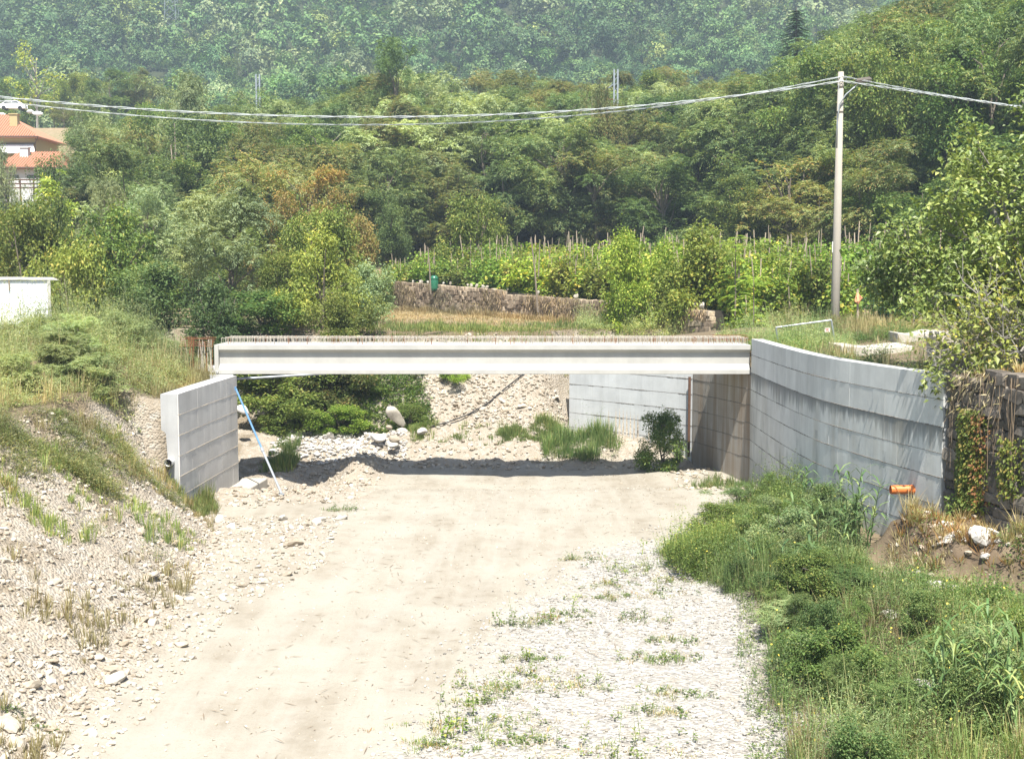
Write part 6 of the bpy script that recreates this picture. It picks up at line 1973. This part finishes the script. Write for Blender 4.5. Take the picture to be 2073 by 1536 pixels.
X, Yv = scatter([(8.2, 25.4), (9.6, 24.4), (11.4, 24.2), (12.4, 24.2), (11.2, 26.4), (9.2, 28.0), (8.4, 27.6)], 260, dens=lambda a, b: np.clip(0.15 + 3.0 * fbm(a * 0.9 + 11, b * 0.9, 3), 0, 1))
weeds('weeds', 'straggling weeds growing on the face of the earth mound', X, Yv, U(260, .15, .5), 18, 0.08, 0.035, 'f_weed', spread=0.16)
X, Yv = scatter([(8.4, 25.6), (9.8, 25.0), (10.2, 26.6), (8.8, 27.8)], 90); grass('dry_grass', 'brown dead plants on the left end of the earth mound', X, Yv, U(90, .15, .4), 14, 'f_creeper', w=0.016, lean=1.0)
# left bank top: tall soft weeds
LT = [(-11.1, 38.2), (-11.4, 45.5), (-12.6, 50), (-22, 51), (-22, 40), (-15.5, 31.5), (-13.4, 30.5), (-12.4, 36)]
X, Yv = scatter(LT, 3900)
ht_ = U(len(X), .5, 1.15) * (0.6 + 0.55 * S(-11.2, -14.5, X)) * (0.8 + 0.9 * np.clip(fbm(X * .3, Yv * .3, 2) + .25, 0, 1))
weeds('weeds', 'tall soft grey-green weeds on top of the left bank', X, Yv, ht_, 26, 0.105, 0.028, 'f_weedgrey', spread=0.22)
X, Yv = scatter(LT, 800, dens=lambda a, b: np.clip(.3 + 2 * fbm(a * .35 + 5, b * .35, 2), 0.02, 1))
weeds('weeds', 'darker leafy weeds on top of the left bank', X, Yv, U(len(X), .4, .9), 24, 0.10, 0.05, 'f_weed', spread=0.2)
X, Yv = scatter(LT, 1200); grass('dry_grass', 'straw and dry stalks on top of the left bank', X, Yv, U(len(X), .4, .95), 10, 'f_dry', w=0.010)
X, Yv = scatter([(-11.1, 38.0), (-11.0, 45), (-12.2, 45.5), (-12.6, 38.5)], 420); grass('dry_grass', 'straw-coloured grass along the top of the short left wall', X, Yv, U(len(X), .18, .5), 16, 'f_dry', w=0.012)
X, Yv = scatter([(-12.2, 39), (-12.5, 47), (-20, 48), (-19, 38), (-14.5, 33)], 20)
for i, (a, b) in enumerate(zip(X, Yv)):
    w_ = rnd.uniform(1.0, 2.2)
    plant('weed_bush', 'willow', rnd.randrange(3), 'f_weedgrey' if rnd.random() < 2 else 'f_weed', a, b, rnd.uniform(.9, 1.5), w_, '%s pale weed bush on the left bank, %s' % ('broad' if w_ > 1.6 else 'small', 'before the shed' if a < -16 else ('near the rusty bars' if b > 43 else 'above the bare slope')), 'weed', 'weed bushes of the left bank')
X, Yv = scatter([(-13.7, 16), (-24, 16), (-24, 42), (-16, 34), (-13.9, 29)], 1300)
weeds('weeds', 'soft grey-green weeds on the left bank beyond the slope', X, Yv, U(len(X), .4, .9), 14, 0.12, 0.035, 'f_weedgrey', spread=0.25)
X, Yv = scatter([(-13.7, 16), (-24, 16), (-24, 42), (-16, 34), (-13.9, 29)], 900); grass('dry_grass', 'straw on the left bank beyond the slope', X, Yv, U(len(X), .2, .6), 10, 'f_dry', w=0.012, spread=0.2)
X, Yv = scatter([(16, 15.5), (22, 16), (24, 48), (16.5, 46), (12.6, 30), (13.4, 25)], 1700); grass('dry_grass', 'dry grass on the ground above the dry stone wall', X, Yv, U(len(X), .2, .6), 12, 'f_dry', w=0.016, spread=0.25)
X, Yv = scatter([(10.4, 15), (15, 15), (12.3, 23), (11.4, 24)], 500); weeds('weeds', 'weeds along the foot of the near dry stone wall', X, Yv, U(len(X), .3, .8), 18, 0.09, 0.03, 'f_weed')
# tall weed behind the short wall
X, Yv = scatter([(-13.4, 43), (-13.2, 48.5), (-18, 50.5), (-19, 45)], 900)
weeds('weeds', 'tallest pale weeds between the shed and the rusty bars', X, Yv, U(len(X), 1.0, 1.75), 34, 0.17, 0.03, 'f_weedgrey', spread=0.25, up=0.9)
# left slope patches
sl = lambda a, b: np.clip(-0.12 + 2.6 * fbm(a * 0.55 + 2, b * 0.45 + 8, 3) + 0.75 * S(-9.8, -12.8, a) - 0.38, 0.0, 1) * S(26 , 29.5, b + 0.6 * (a + 13) * -1 + 1.0)
X, Yv = scatter(SLOPE, 1150, dens=sl)
weeds('weeds', 'weed patches growing down the left bank slope', X, Yv, U(len(X), .2, .6), 20, 0.085, 0.026, 'f_slope', spread=0.2)
X, Yv = scatter(SLOPE, 600, dens=lambda a, b: sl(a, b) * np.clip(.5 + 2 * fbm(a + 40, b, 2), 0, 1))
weeds('weeds', 'grey weed patches on the left bank slope', X, Yv, U(len(X), .25, .6), 20, 0.08, 0.02, 'f_slope', spread=0.2)
X, Yv = scatter([(-8.4, 27), (-12.4, 22), (-12.6, 36.5), (-9.4, 37), (-8.6, 33)], 220, dens=lambda a, b: np.clip(3 * fbm(a * .6 + 70, b * .6, 3), 0, 1))
grass('grass', 'yellow-green grass tufts on the left bank slope', X, Yv, U(len(X), .2, .5), 18, 'f_grass', w=0.012)
X, Yv = scatter(SLOPE, 330, dens=lambda a, b: np.clip(3 * fbm(a * .6 + 20, b * .6 + 4, 3), 0, 1))
grass('dry_grass', 'straw tufts on the left bank slope', X, Yv, U(len(X), .15, .4), 16, 'f_dry', w=0.012)
X, Yv = scatter([(-9.2, 36.8), (-11.0, 36.6), (-10.3, 39.6), (-9.9, 39.5)], 150); grass('grass', 'green grass at the foot of the short left wall', X, Yv, U(len(X), .25, .6), 18, 'f_grass', w=0.012)
# behind the right wall
SLAB = lambda a, b: 1.0 - 0.93 * ((a > 11.2) & (a < 16.4) & (b > 34) & (b < 46.5))
RB = [(9.3, 44.0), (9.5, 36), (10.3, 32), (11.0, 31), (16, 33), (17, 46), (15, 52), (9.2, 52), (8.2, 48.5)]
X, Yv = scatter(RB, 1700, dens=lambda a, b: SLAB(a, b) * np.clip(.55 + 1.4 * fbm(a * .4, b * .4, 2), .05, 1))
weeds('weeds', 'green-grey weeds on the ground behind the right wall', X, Yv, U(len(X), .4, .95), 24, 0.11, 0.03, 'f_weed', spread=0.22)
X, Yv = scatter(RB, 500, dens=SLAB); grass('dry_grass', 'dry grass behind the right wall', X, Yv, U(len(X), .3, .7), 14, 'f_dry')
X, Yv = scatter([(10.2, 44), (12.6, 43.5), (13.5, 49), (8.6, 50.5)], 900)
weeds('weeds', 'bluish weeds around the tilted site fence', X, Yv, U(len(X), .5, 1.0), 26, 0.11, 0.024, 'f_weedgrey', spread=0.22)
X, Yv = scatter([(11, 48), (25, 50), (26, 57), (12, 57.5)], 1500); grass('dry_grass', 'brown dry grass around the foot of the pole', X, Yv, U(len(X), .25, .8), 12, 'f_dry', w=0.016)
# field behind the girder
FI = [(-9, 57.2), (9, 57.2), (8.5, 60), (-9.3, 92.5), (-14, 90), (-12, 64)]
X, Yv = scatter(FI, 3400); grass('dry_grass', 'dry grass of the field behind the girder', X, Yv, U(len(X), .06, .24), 8, 'f_dry', w=0.022, spread=0.3, lean=0.8)
X, Yv = scatter([(-8, 56.2), (9.5, 56.0), (9.0, 60), (0, 66), (-8, 62)], 1500, dens=lambda a, b: np.clip(.3 + 2 * fbm(a * .3, b * .3, 2), .05, 1)); grass('grass', 'greener grass strip at the edge of the dry field', X, Yv, U(len(X), .15, .45), 12, 'f_grass', w=0.02, spread=0.2)
X, Yv = scatter([(3.4, 57.2), (12, 53.2), (13, 56), (8, 61), (3.6, 66)], 1100); weeds('weeds', 'feathery blue-green weeds in front of the field wall', X, Yv, U(len(X), .5, 1.15), 24, 0.14, 0.03, 'f_weedgrey', spread=0.26)
# straw on top and foot of the field wall
t_ = G.random(1500); X = -8.9 + 18.5 * t_ + G.normal(0, .25, 1500) + 0.4; Yv = 93 - 35 * t_ + G.normal(0, .25, 1500) + 0.25
grass('dry_grass', 'straw growing along the top of the field wall', X, Yv, U(1500, .10, .32), 12, 'f_dry', w=0.022, spread=0.2, lean=0.9)
t_ = G.random(900); X = -8.9 + 18.5 * t_ - 0.5 + G.normal(0, .2, 900); Yv = 93 - 35 * t_ - 0.3 + G.normal(0, .2, 900)
grass('dry_grass', 'straw at the foot of the field wall', X, Yv, U(900, .15, .5), 12, 'f_dry', w=0.022, spread=0.2, lean=0.6)
# dead creeper hanging on the field wall
n = 9000
t_ = G.random(n); zb_ = far_bot(t_); zt_ = far_top(t_)
P = np.stack([-8.9 + 18.5 * t_ - WN[0] * G.uniform(0.1, 0.4, n), 93 - 35 * t_ - WN[1] * G.uniform(0.1, 0.4, n), zb_ + (zt_ - zb_ + 0.1) * G.random(n)], 1)
m = fbm(t_ * 14, P[:, 2] * 0.8, 2) > -0.05
P = P[m]; n = len(P)
V, Fq = leaves(P, np.stack([G.normal(0, .3, n), G.normal(0, .3, n), -np.ones(n)], 1), rsph(G, n), G.uniform(.15, .5, n), G.uniform(.02, .07, n))
tag(link('dead_creeper', mesh_np('dead_creeper', V, Fq, M['f_creeper'])), 'dead grey creeper hanging down the field wall', 'creeper', kind='stuff')
# live and dry creeper on the dry stone wall
A_, B_ = np.array([10.62, 28.55]), np.array([13.1, 21.5]); T_ = (B_ - A_) / np.linalg.norm(B_ - A_); N_ = np.array([T_[1], -T_[0]])
def creeper(n, t0, t1, z0, z1, mat, L, W, name, label, out=0.35):
    t = G.normal((t0 + t1) / 2, (t1 - t0) / 3.2, n); z = G.uniform(z0, z1, n)
    bul = np.clip(1 - ((t - (t0 + t1) / 2) / ((t1 - t0) * 0.6)) ** 2, 0.1, 1)
    q = A_ + t[:, None] * 7.47 * T_ + N_ * (0.12 + out * G.random(n)[:, None] * bul[:, None])
    P = np.concatenate([q, z[:, None]], 1)
    D = np.concatenate([N_[None] * G.uniform(0, .8, n)[:, None] + G.normal(0, .4, (n, 2)), -0.7 * np.ones((n, 1)) + G.normal(0, .4, (n, 1))], 1)
    V, Fq = leaves(P, D, norm(np.concatenate([np.tile(N_, (n, 1)), .5 * np.ones((n, 1))], 1) + .5 * rsph(G, n)), L * G.uniform(.6, 1.3, n), W * G.uniform(.6, 1.3, n))
    tag(link(name, mesh_np(name, V, Fq, M[mat])), label, 'creeper')
creeper(2600, 0.05, 0.17, 2.1, 4.5, 'f_creepgreen', 0.095, 0.065, 'green_creeper', 'green creeper hanging in the middle of the dry stone wall')
creeper(260, 0.12, 0.19, 2.3, 4.4, 'f_rust', 0.09, 0.06, 'rusty_creeper', 'rust-coloured creeper right of the green creeper')
creeper(220, -0.02, 0.22, 4.4, 5.4, 'f_creeper', 0.22, 0.035, 'dry_creeper', 'brown dry creeper hanging over the top of the dry stone wall', 0.2)
creeper(500, 0.02, 0.16, 1.5, 2.4, 'f_green', 0.10, 0.05, 'low_creeper', 'low green plant at the foot of the dry stone wall', 0.5)
creeper(500, 0.23, 0.34, 2.6, 4.0, 'f_creepgreen', 0.10, 0.07, 'edge_creeper', 'green creeper on the dry stone wall at the right edge')
mb = MB()
for k in range(46):
    t = rnd.uniform(-0.01, 0.3); q = A_ + T_ * 7.47 * t + N_ * rnd.uniform(.12, .25); z0 = 5.3; z1 = rnd.uniform(2.4, 4.6)
    mb.tube([(q[0], q[1], z0), (q[0] + rnd.gauss(0, .08), q[1] + rnd.gauss(0, .08), (z0 + z1) / 2), (q[0] + rnd.gauss(0, .12), q[1] + rnd.gauss(0, .12), z1)], 0.008, 3)
tag(mb.build('dry_stems', M['twig']), 'thin dry stems hanging down the dry stone wall', 'creeper', kind='stuff')
# under the bridge
X, Yv = scatter([(-10.1, 47.5), (-8.9, 47.8), (-9.0, 51), (-10.1, 51.5)], 160); grass('grass', 'bright green grass clump beside the left wall behind the girder', X, Yv, U(160, .25, .6), 22, 'f_grass', w=0.016, spread=0.15)
X, Yv = scatter([(-4.2, 50.7), (2.2, 50.8), (2.0, 52.4), (-4.4, 52.4)], 520, dens=lambda a, b: np.clip(.3 + 2.4 * fbm(a * .7, b * .7, 2), .02, 1)); grass('grass', 'grass strip at the foot of the rubble bank', X, Yv, U(len(X), .2, .5), 18, 'f_grass', w=0.014, spread=0.14)
X, Yv = scatter([(1.0, 49.4), (4.2, 49.2), (4.8, 51), (1.6, 52.6)], 260, dens=lambda a, b: np.clip(.3 + 2.6 * fbm(a * 1.1, b * 1.1, 2), .02, 1)); grass('grass', 'tall yellowish grass before the pale wing wall', X, Yv, U(len(X), .3, .8), 18, 'f_grass', w=0.016, spread=0.16)
X, Yv = scatter([(1.2, 49.4), (4.2, 49.2), (4.8, 51), (1.6, 52)], 120); weeds('weeds', 'green stems among the grass before the pale wing wall', X, Yv, U(len(X), .5, 1.1), 18, 0.1, 0.03, 'f_green')
X, Yv = scatter([(-8.5, 52.6), (-3.5, 52.0), (-4.5, 56.5), (-9.5, 57)], 900); weeds('weeds', 'low leafy plants below the bushes under the girder', X, Yv, U(len(X), .25, .7), 22, 0.15, 0.08, 'f_green', spread=0.25)
X, Yv = scatter([(6.4, 42.6), (8.5, 41), (8.7, 44.4), (7.6, 45.5)], 130); grass('grass', 'sparse grass at the foot of the right wall corner', X, Yv, U(len(X), .12, .4), 14, 'f_grass')
# patches on the gravel
cent = [(onz(a, b, 0.02)[0], onz(a, b, 0.02)[1], r) for a, b, r in ((1060, 1368, .55), (1130, 1385, .45), (1075, 1330, .28), (1110, 1255, .35), (1050, 1260, .3), (1145, 1240, .3), (905, 1460, .35), (960, 1415, .25), (1030, 1455, .4), (1110, 1500, .45), (1085, 1530, .6), (1225, 1205, .3), (1310, 1330, .35), (1370, 1325, .3), (1240, 1180, .3), (1330, 1200, .4), (1350, 1175, .4), (1290, 1150, .4), (1180, 1130, .3), (1290, 1250, .3), (1040, 1490, .3), (890, 1500, .3), (1350, 1400, .3), (1360, 1290, .3), (1000, 1390, .3), (1310, 1520, .5), (690, 1035, .25), (1440, 985, .6), (1330, 1440, .25), (60, 1490, .2))]
for mt, nm, lab, cnt, hh, nb in (('f_grass', 'grass', 'flat green grass patches on the gravel', 15, (.04, .14), 14), ('f_weed', 'weeds', 'small leafy seedlings scattered on the gravel', 10, (.08, .34), 14), ('f_dry', 'dry_grass', 'dry wisps on the gravel', 10, (.04, .14), 10), ('f_rust', 'red_weeds', 'small rust-red weeds on the gravel', 5, (.03, .1), 12)):
    Xs, Ys = [], []
    for i, (a, b, r) in enumerate(cent):
        if mt == 'f_rust' and i % 3: continue
        q = G.normal(0, 1, (cnt, 2)); Xs.append(a + q[:, 0] * r * 1.2); Ys.append(b + q[:, 1] * r * 0.55)
    X, Yv = np.concatenate(Xs), np.concatenate(Ys)
    if mt == 'f_weed': weeds(nm, lab, X, Yv, U(len(X), *hh), nb, 0.06, 0.04, mt, spread=0.07)
    else: grass(nm, lab, X, Yv, U(len(X), *hh), nb, mt, spread=0.1, w=0.009, lean=1.1)
# twigs on the dirt
n = 1500
X, Yv = scatter(BED, n); a = G.uniform(0, 6.28, n)
P = np.stack([X, Yv, h(X, Yv) + 0.012], 1)
V, Fq = leaves(P, np.stack([np.cos(a), np.sin(a), 0.05 * np.ones(n)], 1), np.tile([0, 0, 1.0], (n, 1)), 0.05 + 0.4 * G.random(n) ** 2.5, G.uniform(.008, .020, n), 0.3)
tag(link('twigs', mesh_np('twigs', V, Fq, M['twig'])), 'dry twigs littering the dirt track', 'twigs', kind='stuff')

# reeds: each plant a thing of its own
def reed(x, y, hgt, nl, Lf, Wf, label, stems=3, seed=0, group=None, up=1.1):
    rng = np.random.default_rng(seed)
    root = empty('reed_plant', (x, y, hz(x, y))); tag(root, label, 'reed', group)
    mb = MB(); parts = []
    for s in range(stems):
        bx, by = rng.normal(0, .10 * hgt, 2); lx, ly = rng.normal(0, .16 * hgt, 2)
        hs_ = hgt * rng.uniform(.75, 1.05)
        mb.tube([(bx, by, -0.05), (bx + lx * .4, by + ly * .4, hs_ * .5), (bx + lx, by + ly, hs_)], [0.016, 0.013, 0.006], 6)
        t = np.sort(rng.uniform(.15, 1, nl)); a = np.arange(nl) * 2.6 + rng.uniform(0, 6)
        P = np.stack([bx + lx * t, by + ly * t, hs_ * t], 1)
        D0 = np.stack([np.cos(a), np.sin(a), up + .4 * rng.random(nl)], 1)
        D0 = norm(D0); B = norm(np.cross(D0, np.array([0, 0, 1.0]))); L_ = Lf * rng.uniform(.6, 1.15, nl)
        rows = []
        for j, (q, wq) in enumerate(((0, .5), (.3, 1), (.6, .8), (.85, .4), (1, .05))):
            c = P + D0 * (L_ * q)[:, None] + np.array([0, 0, -1.0]) * (L_ * 0.75 * q ** 2.4)[:, None] + (np.stack([np.cos(a), np.sin(a), 0 * a], 1) * (L_ * .2 * q ** 2)[:, None])
            rows.append((c - B * Wf * wq * .5, c + B * Wf * wq * .5))
        V = np.stack([r for pr in rows for r in pr], 1).reshape(-1, 3)
        i = (np.arange(nl) * 10)[:, None]
        Fq = np.concatenate([i + np.array([2 * j, 2 * j + 1, 2 * j + 3, 2 * j + 2]) for j in range(4)], 0)
        parts.append((V, Fq))
    V, Fq = merge(parts)
    link('leaf_spray', mesh_np('leaf_spray', V, Fq, M['f_reed'], True), root); mb.build('stem', M['f_reed'], root)
for i, (x_, y_, hgt, lab) in enumerate(((8.55, 29.8, 2.0, 'tall reed clump against the right wall left of the orange pipe'), (8.75, 29.0, 1.85, 'second reed clump close to the orange pipe'), (8.25, 29.6, 1.5, 'lower reed in front of the tall clump'), (7.45, 28.5, 1.65, 'single dark reed standing in the middle of the right weeds'), (8.55, 35.2, 1.25, 'small reed at the foot of the right wall, far end'), (8.45, 33.6, 1.2, 'small reed beside the far end of the right wall, nearer'), (6.6, 27.6, 1.0, 'low pale reed in the weeds nearest the gravel'), (6.9, 26.9, 1.0, 'low reed left of the single standing reed'), (6.1, 29.0, 0.9, 'low pale reed at the left of the green weeds'))):
    reed(x_, y_, hgt, 11, 0.55 * hgt ** .5, 0.055, lab, 4 if hgt > 1.4 else 2, i)
for i, (x_, y_, hgt, lab) in enumerate(((7.35, 18.3, 1.75, 'large reed at the bottom right corner, tallest'), (6.9, 17.9, 1.5, 'large reed at the bottom right, left of the tallest'), (7.8, 18.9, 1.6, 'large reed cut by the right edge near the corner'), (7.3, 17.3, 1.4, 'low large reed at the very bottom right'), (7.0, 18.9, 1.2, 'shorter reed behind the bottom right reeds'), (7.7, 18.0, 1.5, 'reed leaning at the right edge in front of the tallest'))):
    reed(x_, y_, hgt, 11, 0.95, 0.042, lab, 3, 50 + i, up=1.8)

# broad-leaved seedlings
def seedling(x, y, hgt, n, L, label, seed, lean=0.1):
    rng = np.random.default_rng(seed)
    root = empty('seedling', (x, y, hz(x, y))); tag(root, label, 'seedling')
    mb = MB(); tip = np.array([rng.normal(0, lean), rng.normal(0, lean), hgt])
    mb.tube([(0, 0, -.05), tip * .5 + rng.normal(0, .02, 3), tip], [.012, .009, .004], 5); mb.build('stem', M['f_yellow'], root)
    t = rng.uniform(.2, 1, n); a = rng.uniform(0, 6.28, n)
    P = tip[None] * t[:, None]
    st_ = np.stack([np.cos(a), np.sin(a), .3 + 0 * a], 1)
    V, Fq = leaves(P + st_ * .05, st_ + np.array([0, 0, -.55]), norm(np.stack([np.cos(a) * .6, np.sin(a) * .6 - .3, .7 + 0 * a], 1)), L * rng.uniform(.6, 1.2, n), L * .85 * rng.uniform(.7, 1.1, n), .08)
    link('leaf_spray', mesh_np('leaf_spray', V, Fq, M['f_green']), root)
for i, (px, py, z_, hgt, n, L, lab) in enumerate(((1962, 1420, .6, 1.05, 34, .13, 'poplar seedling with big dark leaves by the bottom right reeds'), (1352, 1140, .05, .75, 40, .07, 'leafy seedling at the tip of the right weeds'), (1372, 1130, .05, .95, 46, .07, 'taller leafy seedling at the tip of the right weeds'), (1300, 1120, .05, .42, 26, .06, 'small yellow-green seedling left of the weed tip'), (958, 1435, .03, .42, 26, .075, 'green seedling on the gravel near the bottom centre'), (900, 1478, .03, .36, 24, .075, 'green seedling left of another on the gravel'), (935, 1470, .03, .30, 18, .07, 'low green seedling on the gravel at bottom centre'), (1065, 1330, .03, .36, 18, .06, 'thin seedling above the flat grass patch'), (1160, 1235, .03, .40, 30, .055, 'sprawling seedling in the middle of the gravel'), (1010, 1262, .03, .34, 24, .055, 'seedling at the left edge of the gravel'), (1120, 1250, .03, .36, 24, .055, 'seedling between two others on the gravel edge'), (1330, 1190, .03, .34, 26, .055, 'seedling on the gravel below the weed tip'), (1270, 1160, .03, .30, 24, .055, 'seedling on the gravel left below the weed tip'))):
    p = onz(px, py, z_)
    seedling(p[0], p[1], hgt, n, L, lab, 700 + i, .12)

# ------------------------------------------------------------------ haze
def haze():
    m, nt, out = newmat('summer_haze')
    v = nt.nodes.new('ShaderNodeVolumePrincipled')
    v.inputs['Color'].default_value = (0.70, 0.86, 1.0, 1)
    v.inputs['Density'].default_value = 0.00050
    v.inputs['Anisotropy'].default_value = 0.1
    nt.links.new(v.outputs[0], out.inputs['Volume'])
    mb = MB(); mb.box((0, 340, 110), (900, 780, 240))
    o = mb.build('haze', m)
    o['label'] = 'thin summer haze in the valley air'; o['category'] = 'haze'; o['kind'] = 'stuff'
haze()
print('counts: hill', n_hill, 'wood', n_wood, 'vines', nv_, 'big stones', n_big, 'objects', len(SC.objects), 'tris', sum(sum(len(p.vertices) - 2 for p in []) for _ in [0]), 'loops', sum(len(me.loops) for me in bpy.data.meshes))
